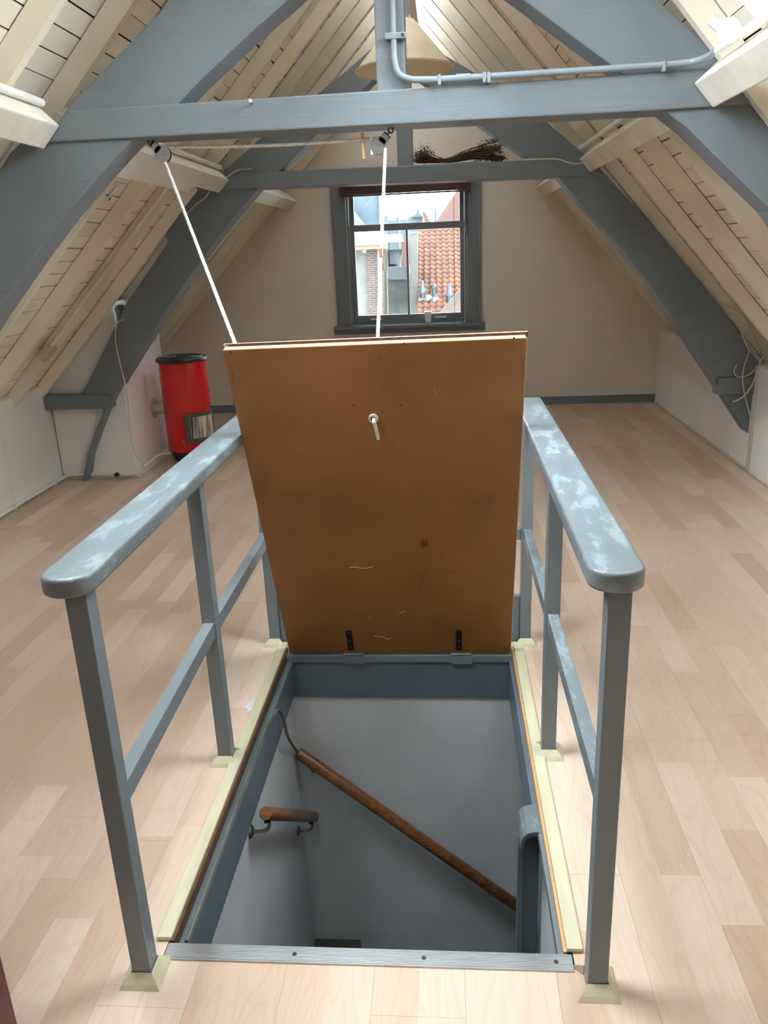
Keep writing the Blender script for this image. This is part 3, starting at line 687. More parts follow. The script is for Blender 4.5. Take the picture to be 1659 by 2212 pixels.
slab('top_layer', 'beech_laminate', -0.676, 0.254, -0.695, 0.251, 0.006, 1.418, 1.427, 0.0285, 0.037)
slab('edge_strip', 'dry_brown', -0.676, 0.254, -0.695, 0.251, 1.412, 1.4205, 1.4285, 0.0275, 0.0285)
for xx in (-0.411, 0.038):
    h = MB(); h.obox(dpt(xx, 0.078, -0.0025), (1, 0, 0), up, nr, 0.022, 0.10, 0.003)
    h.obox(dpt(xx, 0.137, -0.0025), (1, 0, 0), up, nr, 0.024, 0.016, 0.003)
    hg = h.build('strap_hinge', 'dark_iron', td)
    MB().tube([dpt(xx-0.035, 0.004, -0.006), dpt(xx+0.05, 0.004, -0.006)], 0.006, 8).build('knuckle', 'blue_grey_paint', hg, smooth=True)
    MB().box(xx-0.032, xx+0.055, 2.933, 2.938, -0.042, -0.004).build('hinge_leaf', 'blue_grey_paint', hg)
    for s in (0.05, 0.085, 0.137):
        p = dpt(xx, s, -0.005); MB().tube([p, p+nr*0.002], 0.0045, 8).build('screw', 'galvanised', hg)
ey = dpt(-0.238, 0, 0); s_ey = (1.083)/up.z
p = dpt(-0.238, s_ey, 0)
ring = MB().tube([p, p+nr*0.006], 0.016, 16); ring.build('rope_eyelet', 'plastic_white', td, smooth=False)
MB().tube([p+nr*0.006, p+nr*0.009], 0.009, 12).build('rope_hole', 'black_gap', td)
def door_at(u, v):
    d = ray(u, v); o0 = Vector((0, 0, EYE)); t = ((hz-o0).dot(nr))/d.dot(nr); return o0+d*t+nr*0.0004
for k, (pts, mt, r_) in enumerate(((((755, 1226), (768, 1225), (785, 1228), (806, 1224)), 'mdf_core', .0009), (((808, 1374), (828, 1376), (836, 1381), (846, 1378)), 'mdf_core', .0008),
        (((938, 838), (940, 852)), 'gutter_yellow_mark', .0012), (((862, 1325), (875, 1320)), 'mdf_core', .001), (((918, 1232), (908, 1262), (905, 1282)), 'dry_brown', .0006),
        (((952, 1236), (970, 1238), (985, 1232)), 'dry_brown', .0006), (((496, 800), (504, 810), (503, 825)), 'dry_brown', .0008), (((1135, 770), (1129, 785), (1133, 800), (1128, 815)), 'dry_brown', .001),
        (((822, 772), (825, 782)), 'dry_brown', .0009), (((945, 1188), (958, 1204)), 'dry_brown', .0005), (((796, 1330), (800, 1342)), 'mdf_core', .0007))):
    MB().tube(smooth_path([door_at(*q) for q in pts], 4), r_, 4).build('scratch', mt, td)
q = [door_at(*p_) for p_ in ((908, 1166), (923, 1164), (926, 1181), (909, 1182))]
m = MB(); m.hexa(q+[a_+nr*0.0006 for a_ in q]); m.build('square_stain', 'stain_brown', td)
for uv in ((500, 760), (1110, 730), (873, 742), (765, 875), (866, 875)):
    q = door_at(*uv); MB().tube([q, q+nr*0.001], 0.0035, 8).build('screw_head', 'dry_brown', td)
# ------------------------------------------------------------------ pulleys, rope, pegs
def pulley(label, hook, c, ang):
    o = empty('pulley', c, label, 'pulley', 'steel pulleys under the beam')
    ca, sa = math.cos(ang), math.sin(ang); d = Vector((ca, 0, sa)); nn = Vector((-sa, 0, ca)); yv = Vector((0, 1, 0)); c = Vector(c)
    for s in (-1, 1):
        m = MB(); m.tube([c+yv*s*0.008, c+yv*s*0.011], 0.032, 24)
        m.obox(c+d*0.034+yv*s*0.0095, d, nn, yv, 0.036, 0.030, 0.003)
        m.build('cheek_plate', 'galvanised', o)
    m = MB(); m.tube([c-yv*0.007, c-yv*0.003, c+yv*0.003, c+yv*0.007], [0.029, 0.022, 0.022, 0.029], 20); m.build('wheel', 'dark_iron', o, smooth=True)
    m = MB(); m.tube([c-yv*0.014, c+yv*0.014], 0.005, 10); m.build('axle', 'galvanised', o)
    m = MB(); m.obox(c+d*0.05, d, nn, yv, 0.004, 0.030, 0.022); m.build('yoke', 'galvanised', o)
    h = Vector(hook); e = c+d*0.052
    m = MB(); m.tube([e, e+(h-e)*0.45], 0.0035, 6)
    k = e+(h-e)*0.58; rr = 0.010
    m.tube([k+rr*(math.cos(a*math.pi/5)*d+math.sin(a*math.pi/5)*nn) for a in range(11)], 0.003, 6)
    m.tube([h+Vector((0, 0, 0.006)), h, e+(h-e)*0.75], 0.003, 6); m.build('hook', 'dark_iron', o)
    return o
YP = 3.29
pl = at(352, 333, YP); pr_ = at(818, 315, YP)
hl = at(322, 306, YP); hr = at(849, 280, YP)
hl.z = 2.046; hr.z = 2.044
pulley('left steel pulley under the large beam where the rope turns down to the door corner', hl, pl, math.atan2(hl.z-pl.z, hl.x-pl.x))
pulley('right steel pulley hooked under the large truss beam above the trapdoor middle', hr, pr_, math.atan2(hr.z-pr_.z, hr.x-pr_.x))
rp = empty('rope', (pl.x, YP, pl.z), 'white flecked rope running over two pulleys to lift the trapdoor', 'rope')
R0 = 0.0062
rr = 0.026
atk = dpt(-0.655, 1.385, 0.040)
MB().tube([pl+Vector((0.004, 0, -rr)), atk], R0, 8).build('falling_end', 'white_rope', rp, smooth=True)
arc = [pl+rr*Vector((math.cos(a), 0, math.sin(a))) for a in [math.radians(d) for d in range(-95, -271, -15)]]
MB().tube(arc, R0, 8).build('turn', 'white_rope', rp, smooth=True)
hA = pl+Vector((0.0, 0, rr)); hB = pr_+Vector((-0.002, 0, rr))
sag = [hA+(hB-hA)*(i/10)+Vector((0, 0, -0.010*math.sin(math.pi*i/10))) for i in range(11)]
MB().tube(sag, R0, 8).build('span', 'white_rope', rp, smooth=True)
arc = [pr_+rr*Vector((math.cos(a), 0, math.sin(a))) for a in [math.radians(d) for d in range(90, -16, -15)]]
MB().tube(arc, R0, 8).build('turn', 'white_rope', rp, smooth=True)
bk = dpt(-0.236, s_ey, 0.040)
vr0 = pr_+Vector((rr*0.98, 0, -0.004))
MB().tube([vr0, bk], R0, 8).build('lifting_end', 'white_rope', rp, smooth=True)
tail = [dpt(-0.236, s_ey, 0.042), dpt(-0.236, s_ey, -0.016), dpt(-0.233, s_ey-0.012, -0.020), dpt(-0.229, s_ey-0.05, -0.014), dpt(-0.226, s_ey-0.075, -0.012)]
MB().tube(smooth_path(tail, 5), R0, 8).build('knotted_tail', 'white_rope', rp, smooth=True)
fk = MB()
def flecks(a, b, step=0.021):
    a, b = Vector(a), Vector(b); d = (b-a).normalized(); n1 = d.cross(Vector((0, 1, 0))).normalized(); n2 = d.cross(n1); L = (b-a).length; k = 0
    while (k+1)*step < L:
        for h_ in (0, math.pi):
            c0 = a+d*(k*step+0.5*step*(h_ > 0)); base = k*2.4+h_
            fk.tube([c0+d*0.0012*i+(n1*math.cos(base+i*0.3)+n2*math.sin(base+i*0.3))*(R0*0.93) for i in range(4)], 0.0011, 4)
        k += 1
flecks(pl+Vector((0.004, 0, -rr)), atk); flecks(vr0, bk)
for a_, b_ in zip(sag[:-1], sag[1:]): flecks(a_, b_)
fk.build('dark_flecks', 'cable_black', rp, kind='stuff')
def peg(label, p, d, mt, L=0.075, open_=0.0):
    o = empty('clothes_peg', p, label, 'clothes peg', 'clothes pegs on the rope'); p = Vector(p); d = Vector(d).normalized(); yv = Vector((0, 1, 0)); s_ = d.cross(yv).normalized()
    for s in (-1, 1):
        m = MB(); a = p-d*L*0.32; b = p+d*L*0.68
        w0 = 0.0055
        off = yv*s*0.0075
        ob = yv*s*(0.0075+open_)
        m.hexa([a-s_*w0+off-yv*.003, a+s_*w0+off-yv*.003, a+s_*w0+off+yv*.003, a-s_*w0+off+yv*.003, b-s_*w0*.8+ob-yv*.003, b+s_*w0*.8+ob-yv*.003, b+s_*w0*.8+ob+yv*.003, b-s_*w0*.8+ob+yv*.003])
        m.build('peg_leg', mt, o, bevel=0.001)
    m = MB(); m.tube([p+d*L*0.06-s_*0.007, p+d*L*0.06+s_*0.007], 0.0045, 8); m.build('spring', 'galvanised', o)
    return o
pp = lambda u: hA+(hB-hA)*((at(u, 315, YP).x-hA.x)/(hB.x-hA.x))
peg('pale wooden clothes peg hanging on the level rope', pp(784)+Vector((0, 0, -0.008)), (0.02, 0, -1), 'peg_wood', 0.092)
peg('white plastic clothes peg hanging next to the right pulley', pp(803)+Vector((0, 0, -0.008)), (0, 0, -1), 'plastic_white', 0.072)
tt = 0.60
bestt = min([i/200 for i in range(200)], key=lambda t: abs((lambda q: 1106+F*((q-Vector((0, 0, EYE))).dot(_d))/((q-Vector((0, 0, EYE))).dot(_f)))(vr0+(bk-vr0)*t)-552))
peg('red brown wooden clothes peg clipped to the hanging rope in front of the window', vr0+(bk-vr0)*bestt, (0.05, -0.15, -1), 'peg_red_brown', 0.075, 0.004)

# ------------------------------------------------------------------ hatch balustrades
def post_foot(parent, cx, cy, hw=0.0225):
    f = 0.026; h = 0.03
    ring_in = [(cx-hw-.001, cy-hw-.001), (cx+hw+.001, cy-hw-.001), (cx+hw+.001, cy+hw+.001), (cx-hw-.001, cy+hw+.001)]
    ring_out = [(cx-hw-f, cy-hw-f), (cx+hw+f, cy-hw-f), (cx+hw+f, cy+hw+f), (cx-hw-f, cy+hw+f)]
    for i in range(4):
        j = (i+1) % 4
        if (cx < -0.5 and i == 1) and cy > 2: continue
        if (cx > 0 and i == 3): continue
        a, b, c_, d_ = ring_out[i], ring_out[j], ring_in[j], ring_in[i]
        mid = lambda p, q, t: (p[0]+(q[0]-p[0])*t, p[1]+(q[1]-p[1])*t)
        m = MB(); m.hexa([(*a, 0), (*b, 0), (*c_, 0), (*d_, 0), (*mid(a, d_, .3), .012), (*mid(b, c_, .3), .012), (*mid(b, c_, .97), h), (*mid(a, d_, .97), h)])
        m.build('mitred_bead', 'pale_trim', parent, bevel=0.0015)
def balustrade(label, px, tops, ys_, capx):
    o = empty('balustrade', (px[1], ys_[1], 0), label, 'railing', 'balustrades beside the hatch')
    cz0, cz1 = 0.995, 1.036
    for x_, y_ in zip(px, ys_):
        pm = MB().box(x_-0.0225, x_+0.0225, y_-0.0225, y_+0.0225, 0.0, 0.996).build('post', 'blue_grey_paint', o, bevel=0.003)
        post_foot(pm, x_, y_)
    hw = 0.052; y0 = ys_[0]-0.062; y1 = ys_[2]+0.06; xa, xb = capx
    pts = []
    for a in range(0, 181, 9):
        t = math.radians(180+a); pts.append((xa+hw*math.cos(t)*1.0, y0+hw*0.85+hw*0.85*math.sin(t)))
    pts += [(xb+hw, y1), (xb-hw, y1)]
    MB().prism(pts, cz0, cz1, 'z').build('handrail', 'worn_rail_paint', o, bevel=0.009, seg=3, smooth=True)
    for i in (0, 1):
        xa_, xb_ = px[i], px[i+1]; yA, yB = ys_[i]+0.0225, ys_[i+1]-0.0225
        m = MB(); m.hexa([(xa_-0.017, yA, .468), (xa_+0.017, yA, .468), (xb_+0.017, yB, .468), (xb_-0.017, yB, .468), (xa_-0.017, yA, .518), (xa_+0.017, yA, .518), (xb_+0.017, yB, .518), (xb_-0.017, yB, .518)])
        m.build('middle_rail', 'worn_rail_paint' if px[0] > 0 else 'blue_grey_paint', o, bevel=0.003)
    return o
balustrade('left blue grey balustrade with a worn flaking handrail', (-0.728, -0.752, -0.755), 0, (1.387, 2.217, 3.052), (-0.736, -0.745))
bR = balustrade('right blue grey balustrade with a shiny worn handrail', (0.318, 0.319, 0.318), 0, (1.395, 2.268, 3.050), (0.308, 0.318))
eb = empty('end_rail', (-0.2, 3.09, 0), 'blue grey rails closing the far end of the hatch behind the trapdoor', 'railing')
MB().box(-0.73, 0.295, 3.04, 3.075, 0.466, 0.512).build('middle_rail', 'blue_grey_paint', eb, bevel=0.003)
MB().box(-0.73, 0.295, 3.045, 3.07, 0.012, 0.215).build('kick_board', 'blue_grey_paint', eb, bevel=0.003)
MB().box(-0.70, 0.265, 3.03, 3.08, 0.996, 1.034).build('top_rail', 'worn_rail_paint', eb, bevel=0.004)

# ------------------------------------------------------------------ heater
hx, hy = -2.125, 6.32
ht = empty('gas_heater', (hx, hy, 0), 'red cylindrical gas heater with black lid and ribbed window by the chimney breast', 'heater')
MB().lathe([(0.0, 0.105), (0.185, 0.105), (0.189, 0.112), (0.189, 0.826), (0.0, 0.826)], (hx, hy, 0), 48).build('body', 'heater_red', ht, smooth=True)
ld = MB().lathe([(0, 0.826), (0.198, 0.826), (0.206, 0.832), (0.206, 0.848), (0.198, 0.858), (0.17, 0.858), (0.0, 0.858)], (hx, hy, 0), 48).build('lid', 'heater_black', ht, smooth=True)
for r_ in (0.165, 0.14, 0.115, 0.09, 0.065):
    MB().lathe([(r_-0.008, 0.858), (r_-0.006, 0.864), (r_+0.006, 0.864), (r_+0.008, 0.858)], (hx, hy, 0), 40).build('grille_ring', 'heater_black', ld, smooth=True)
MB().lathe([(0, 0.0), (0.13, 0.0), (0.150, 0.02), (0.168, 0.06), (0.170, 0.107), (0, 0.107)], (hx, hy, 0), 40).build('base', 'heater_black', ht, smooth=True)
a0, a1 = math.radians(-82), math.radians(5)
wf = MB().lathe([(0.190, 0.395), (0.206, 0.395), (0.206, 0.425), (0.190, 0.425), (0.190, 0.395)], (hx, hy, 0), 20, a0, a1).build('window_frame', 'heater_frame', ht, smooth=True)
MB().lathe([(0.190, 0.185), (0.206, 0.185), (0.206, 0.215), (0.190, 0.215), (0.190, 0.185)], (hx, hy, 0), 20, a0, a1).build('frame_sill', 'heater_frame', wf, smooth=True)
for (b0, b1) in ((a0, a0+math.radians(12)), (a1-math.radians(10), a1)):
    MB().lathe([(0.190, 0.215), (0.206, 0.215), (0.206, 0.395), (0.190, 0.395)], (hx, hy, 0), 6, b0, b1).build('frame_side', 'heater_frame', wf, smooth=True)
g = MB(); N = 84; b0, b1 = a0+math.radians(12), a1-math.radians(10)
vs = []; fs = []
for k in range(N+1):
    a = b0+(b1-b0)*k/N; r_ = 0.197+0.0022*math.cos(k*math.pi/2)
    for z in (0.215, 0.395): vs.append((hx+r_*math.cos(a), hy+r_*math.sin(a), z))
for k in range(N): fs.append((2*k, 2*k+2, 2*k+3, 2*k+1))
g.add(vs, fs).build('ribbed_pane', 'ribbed_glass', wf, smooth=True)
ka = math.radians(-72)
kc = Vector((hx+0.170*math.cos(ka), hy+0.170*math.sin(ka), 0.062)); kd = Vector((math.cos(ka), math.sin(ka), 0))
MB().tube([kc-kd*0.006, kc+kd*0.014, kc+kd*0.02], [0.026, 0.025, 0.021], 20).build('knob', 'plastic_white', ht, smooth=True)
ka = math.radians(-90); kc = Vector((hx+0.189*math.cos(ka), hy+0.189*math.sin(ka), 0.20)); kd = Vector((math.cos(ka), math.sin(ka), 0))
MB().tube([kc-kd*0.004, kc+kd*0.006], 0.010, 12).build('bolt', 'galvanised', ht)
fl_ = MB(); fl_.tube([(bx1+0.004, hy+0.03, 0.445), (hx-0.17, hy+0.03, 0.445)], 0.055, 24); fl_.tube([(bx1+0.004, hy+0.03, 0.445), (bx1+0.010, hy+0.03, 0.445)], 0.085, 28)
fl_.build('flue_pipe', 'flue_steel', ht, smooth=True)
MB().tube([(hx-0.189, hy+0.03, 0.445), (hx-0.178, hy+0.03, 0.445)], 0.06, 24).build('flue_collar', 'heater_black', ht, smooth=True)

# gas pipe along the skirting
zp = 0.022
gp = empty('gas_pipe', (XL+0.03, 5.0, 0), 'white painted gas pipe along the foot of the left wall to the heater', 'pipe')
MB().tube([(XL+0.022, 2.2, zp), (XL+0.022, 5.68, zp)]+smooth_path([(XL+0.024, 5.72, zp), (XL+0.05, 5.765, zp+0.012), (XL+0.12, 5.778, zp+0.014)], 5)+[(-2.56, 5.778, 0.035), (-2.44, 5.778, 0.035)], 0.0125, 10).build('pipe_run', 'pipe_white', gp, smooth=True)
MB().tube(smooth_path([(-2.45, 5.778, 0.035), (-2.405, 5.785, 0.04), (-2.398, 5.84, 0.05), (-2.396, 6.0, 0.055)], 5)+[(-2.392, 6.16, 0.07), (-2.36, 6.22, 0.08), (hx-0.14, hy-0.07, 0.08)], 0.011, 10).build('pipe_run', 'pipe_white', gp, smooth=True)
MB().tube([(-2.56, 5.772, 0.035), (-2.56, 5.745, 0.035)], 0.017, 14).build('valve_knob', 'heater_black', gp, smooth=True)
MB().tube([(-2.53, 5.778, 0.035), (-2.50, 5.778, 0.035), (-2.43, 5.778, 0.035)], [0.016, 0.021, 0.017], 12).build('valve_body', 'pipe_white', gp, smooth=True)
for yy in (2.8, 4.0, 5.0, 5.6):
    MB().box(XL, XL+0.036, yy-0.008, yy+0.008, 0.0, 0.037).build('clip', 'pipe_white', gp, bevel=0.003)
MB().tube([(hx-0.20, hy-0.085, 0.08), (hx-0.155, hy-0.078, 0.08)], 0.017, 8).build('union_nut', 'flue_steel', gp)

# small fittings on the chimney side
dv = empty('wall_device', (bx1+0.004, 5.95, 1.2), 'small dark plug box on the chimney side behind the left truss leg', 'socket')
p = atx(263, 670, bx1+0.004)
MB().box(bx1+0.005, bx1+0.03, p.y-0.05, p.y+0.05, p.z-0.035, p.z+0.045).build('box_body', 'torn_paper', dv, bevel=0.004)
MB().box(bx1+0.012, bx1+0.05, p.y-0.06, p.y-0.025, p.z-0.09, p.z+0.04).build('plug', 'dark_device', dv, bevel=0.006)
q = [atx(u, v, bx1+0.006) for u, v in ((337, 688), (318, 705), (307, 742), (312, 744), (322, 738), (330, 740), (338, 735), (341, 716), (340, 700))]
tag(MB().prism([(a.y, a.z) for a in q], bx1+0.0045, bx1+0.007, 'x').build('torn_wallpaper', 'torn_paper'), 'torn grey blue wallpaper patch on the chimney side above the heater', 'wallpaper')
wire = [at(268, 690, 5.685), at(252, 700, 5.68), at(250, 740, 5.675), at(258, 780, 5.67), at(270, 830, 5.665), at(278, 880, 5.66), at(281, 930, 5.655), at(290, 975, 5.64), at(310, 1005, 5.64)]
wire = [Vector((a.x, a.y, max(a.z, 0.012))) for a in wire]+[Vector((-2.25, 5.68, 0.006)), Vector((-2.05, 5.70, 0.006))]
tag(MB().tube(smooth_path(wire, 6), 0.0042, 6).build('cable', 'cable_beige', smooth=True), 'thin beige wire hanging from the plug box past the left truss leg to the floor', 'cable')

# ------------------------------------------------------------------ conduit, lamp, box on the near truss
cdt = empty('conduit', (-0.18, 3.19, 2.17), 'blue grey electrical conduit bent from the king post along the large beam', 'conduit')
e1 = at(1500, 148, 3.19); e2 = at(1545, 122, 3.10); e3 = at(1600, 85, 2.9)
kx = at(850, 80, 3.19).x
pth = [(kx, 3.200, 3.2), (kx, 3.200, 2.30)]+smooth_path([(kx, 3.197, 2.26), (kx+0.012, 3.194, 2.21), (kx+0.05, 3.19, 2.186), (kx+0.10, 3.19, 2.180)], 6)+[(0.0, 3.19, 2.178), (0.6, 3.19, 2.180)]+smooth_path([(0.80, 3.19, 2.182), (0.87, 3.18, 2.184), (0.905, 3.13, 2.186), (0.915, 3.05, 2.19)], 6)
MB().tube(pth, 0.0115, 12).build('pipe_run', 'pipe_blue', cdt, smooth=True)
for (cx_, cz_) in ((kx+0.16, 2.180), (kx+0.32, 2.180), (0.17, 2.178), (0.78, 2.181)):
    MB().box(cx_-0.006, cx_+0.006, 3.176, 3.204, cz_-0.022, cz_+0.0125).build('saddle_clip', 'pipe_blue', cdt, bevel=0.003)
MB().tube([(kx+0.22, 3.19, 2.179), (kx+0.27, 3.19, 2.179)], 0.0135, 12).build('sleeve', 'pipe_blue', cdt, smooth=True)
MB().box(kx-0.03, kx+0.045, 3.186, 3.206, 2.315, 2.335).build('saddle_clip', 'pipe_blue', cdt, bevel=0.003)
MB().tube([(kx+0.033, 3.19, 2.325), (kx+0.033, 3.18, 2.325)], 0.006, 8).build('screw', 'dark_iron', cdt)
jb = empty('junction_box', at(1600, 50, 2.93), 'round white junction box on the right purlin below the roof window', 'junction box')
jc = at(1602, 48, 2.93); jc = Vector((0.905, 2.90, 2.215))
fwd = Vector((-0.25, -0.9, -0.25)).normalized()
MB().tube([jc+fwd*0.03, jc-fwd*0.03], 0.036, 24).build('box_body', 'plastic_white', jb, bevel=0.003)
MB().tube([jc+Vector((-0.03, 0, 0.01)), jc+Vector((-0.062, 0, 0.035))], 0.016, 14).build('spout', 'plastic_white', jb, smooth=True)
MB().tube([(0.918, 3.06, 2.19), (0.93, 2.6, 2.195), (0.945, 1.4, 2.2)], 0.013, 10).build('pipe_run', 'pipe_white', jb, smooth=True)
# white pipe on the left purlin, near and far bays
for (ya, yb, lab) in ((0.0, 3.19, 'white pipe lying along the left purlin in front of the large truss'), (3.39, 5.68, 'white pipe lying along the left purlin between the two trusses'),):
    b = slope_pt('L', tL(-1.52)-0.005, -0.035)
    tag(MB().tube([(b.x, ya, b.z), (b.x, (ya+yb)/2, b.z+0.003), (b.x, yb, b.z)], 0.015, 10).build('pipe', 'pipe_white', smooth=True), lab, 'pipe')
b = slope_pt('R', tR(0.96)-0.005, -0.03)
tag(MB().tube([(b.x-.01, 3.39, b.z), (b.x-.03, 4.5, b.z+0.004), (b.x-.045, 5.68, b.z)], 0.011, 8).build('pipe', 'pipe_white', smooth=True), 'thin cream pipe lying along the right purlin between the two trusses', 'pipe')
# cardboard strip folded under the left purlin
c4 = [slope_pt('L', tL(-1.52)+0.012, -0.131), slope_pt('L', tL(-1.52)+0.165, -0.131), slope_pt('L', tL(-1.52)+0.165, -0.136), slope_pt('L', tL(-1.52)+0.012, -0.136)]
m = MB(); m.hexa([Vector((c.x, y, c.z)) for y in (3.40, 5.05) for c in c4])
tag(m.build('cover_strip', 'cardboard_cream'), 'flat cream strip fixed under the left purlin behind the left pulley', 'board')
# price sticker on a roof board
sp = slope_pt('L', tL(-1.78), DEP-0.0005)
stt = tL(-1.80)
def st_pt(t, y, o): p = slope_pt('L', t, o); return Vector((p.x, y, p.z))
sk = empty('paper_label', st_pt(stt, 4.72, DEP), 'small white paper label with dark print stuck on a left roof board', 'label')
MB().hexa([st_pt(stt-.055, 4.655, DEP-.001), st_pt(stt+.055, 4.655, DEP-.001), st_pt(stt+.055, 4.72, DEP-.001), st_pt(stt-.055, 4.72, DEP-.001), st_pt(stt-.055, 4.655, DEP-.003), st_pt(stt+.055, 4.655, DEP-.003), st_pt(stt+.055, 4.72, DEP-.003), st_pt(stt-.055, 4.72, DEP-.003)]).build('paper', 'plastic_white', sk)
MB().hexa([st_pt(stt+.022, 4.672, DEP-.0032), st_pt(stt+.045, 4.672, DEP-.0032), st_pt(stt+.045, 4.70, DEP-.0032), st_pt(stt+.022, 4.70, DEP-.0032), st_pt(stt+.022, 4.672, DEP-.0036), st_pt(stt+.045, 4.672, DEP-.0036), st_pt(stt+.045, 4.70, DEP-.0036), st_pt(stt+.022, 4.70, DEP-.0036)]).build('printed_block', 'dark_device', sk)
MB().hexa([st_pt(stt+.005, 4.675, DEP-.0032), st_pt(stt+.012, 4.675, DEP-.0032), st_pt(stt+.012, 4.70, DEP-.0032), st_pt(stt+.005, 4.70, DEP-.0032), st_pt(stt+.005, 4.675, DEP-.0036), st_pt(stt+.012, 4.675, DEP-.0036), st_pt(stt+.012, 4.70, DEP-.0036), st_pt(stt+.005, 4.70, DEP-.0036)]).build('printed_line', 'dark_device', sk)
# surface conduit with a box on the lower left slope
def sl(side, x, y, off):
    t = tL(x) if side == 'L' else tR(x); p = slope_pt(side, t, off); return Vector((p.x, y, p.z))
cl_ = empty('surface_conduit', sl('L', -2.5, 5.2, 0.03), 'cream conduit ending in a yellowed box on the lower left roof slope', 'conduit')
MB().tube([sl('L', -1.66, 5.23, 0.03), sl('L', -2.36, 5.23, 0.03), sl('L', -2.62, 5.23, 0.03)], 0.012, 10).build('pipe_run', 'purlin_cream', cl_, smooth=True)
m = MB(); P0 = [sl('L', -2.62, y, o) for y, o in ((5.19, 0.0), (5.28, 0.0), (5.28, 0.05), (5.19, 0.05))]; P1 = [sl('L', -2.70, y, o) for y, o in ((5.19, 0.0), (5.28, 0.0), (5.28, 0.05), (5.19, 0.05))]
m.hexa(P0+P1); m.build('end_box', 'pale_trim', cl_, bevel=0.008)

# hanging lamp
lc = Vector((-0.185, 4.55, 2.475)); 
lm = empty('pendant_lamp', lc, 'cream conical pendant lampshade hanging from the ridge behind the king post', 'lamp')
MB().lathe([(0.252, 0.0), (0.055, 0.225), (0.052, 0.224), (0.249, 0.0), (0.252, 0.0)], lc, 48).build('shade', 'lamp_cream', lm, smooth=True)
MB().lathe([(0.2535, -0.002), (0.2535, 0.006), (0.247, 0.006), (0.247, -0.002), (0.2535, -0.002)], lc, 48).build('rim', 'lamp_cream', lm, smooth=True)
MB().tube([lc+Vector((0, 0, 0.10)), lc+Vector((0, 0, 0.16)), lc+Vector((0, 0, 0.24))], [0.02, 0.024, 0.018], 14).build('lamp_holder', 'plastic_white', lm, smooth=True)
MB().tube([lc+Vector((0, 0, 0.24)), Vector((lc.x, lc.y, RZ-0.08))], 0.005, 8).build('flex', 'cable_black', lm)
MB().lathe([(0.0, -0.005), (0.018, 0.01), (0.03, 0.045), (0.02, 0.085), (0.014, 0.10)], lc+Vector((0, 0, 0.005)), 16).build('bulb', 'plastic_white', lm, smooth=True)

# nail in the near beam
nl = at(543, 225, 3.20)
tag(MB().tube([(nl.x, 3.21, nl.z), (nl.x+0.004, 3.165, nl.z+0.004), (nl.x+0.006, 3.16, nl.z+0.005)], [0.003, 0.003, 0.007], 8).build('nail', 'galvanised'), 'bent nail sticking out of the large beam left of the king post', 'nail')

# dried flowers on the far beam
df = empty('dried_bouquet', (0.1, 5.76, 2.135), 'bundle of brown dried flowers lying on the far truss beam', 'dried flowers')
stm = MB(); hd = MB(); rg = random.Random(3)
def head(p, r):
    vs = [p+Vector((rg.uniform(-1, 1), rg.uniform(-1, 1), rg.uniform(-1, 1)))*r for _ in range(4)]
    hd.add(vs, [(0, 1, 2), (0, 2, 3), (0, 3, 1), (1, 3, 2)])
for i in range(70):
    e_ = rg.random()
    yb = 5.76+rg.uniform(-.05, .05)
    a = Vector((-0.175+rg.uniform(0, .08), yb+rg.uniform(-.04, .04), 2.15+abs(rg.gauss(0, .03))))
    mid_ = Vector((0.03+rg.uniform(-.04, .04), 5.77+rg.uniform(-.03, .03), 2.148+rg.uniform(0, .022)))
    ang = rg.uniform(0, 0.11)
    b_ = Vector((0.27+rg.uniform(-.03, .10), yb, 2.155+ang*rg.uniform(0.3, 1)))
    if i % 4 == 0: b_ = Vector((0.37, yb, 2.15))
    b2 = mid_+(b_-mid_)*0.55+Vector((0, 0, 0.012))
    stm.tube(smooth_path([a, mid_, b2, b_], 4), 0.0021, 4, cap=False)
    for q in range(34):
        head(b_+Vector((rg.gauss(0, .024), rg.gauss(0, .02), abs(rg.gauss(0, .010))*(1 if rg.random() < .7 else -1))), 0.0055)
        if q < 16: head(a+Vector((rg.gauss(0, .022), rg.gauss(0, .02), abs(rg.gauss(0, .018)))), 0.006)
stm.build('stems', 'dry_brown', df, kind='stuff'); hd.build('flower_heads', 'dry_brown', df, kind='stuff')

# wire on the far beam, left and right
wv = [at(398, 468, 5.68), at(425, 440, 5.68), at(445, 425, 5.68), at(465, 392, 5.68), at(490, 382, 5.68), at(505, 372, 5.68), at(520, 366, 5.68), at(545, 365, 5.69)]
tag(MB().tube(smooth_path(wv, 5), 0.0045, 6).build('cable', 'cable_beige', smooth=True), 'beige wire curling across the left end of the far truss beam', 'cable')
wv = [at(1130, 345, 5.685), at(1180, 343, 5.68), at(1205, 344, 5.68), at(1225, 350, 5.68), at(1245, 354, 5.68), at(1262, 350, 5.68), at(1280, 341, 5.68)]
tag(MB().tube(smooth_path(wv, 5), 0.0055, 6).build('cable', 'cable_beige', smooth=True), 'grey wire along the right end of the far truss beam', 'cable')

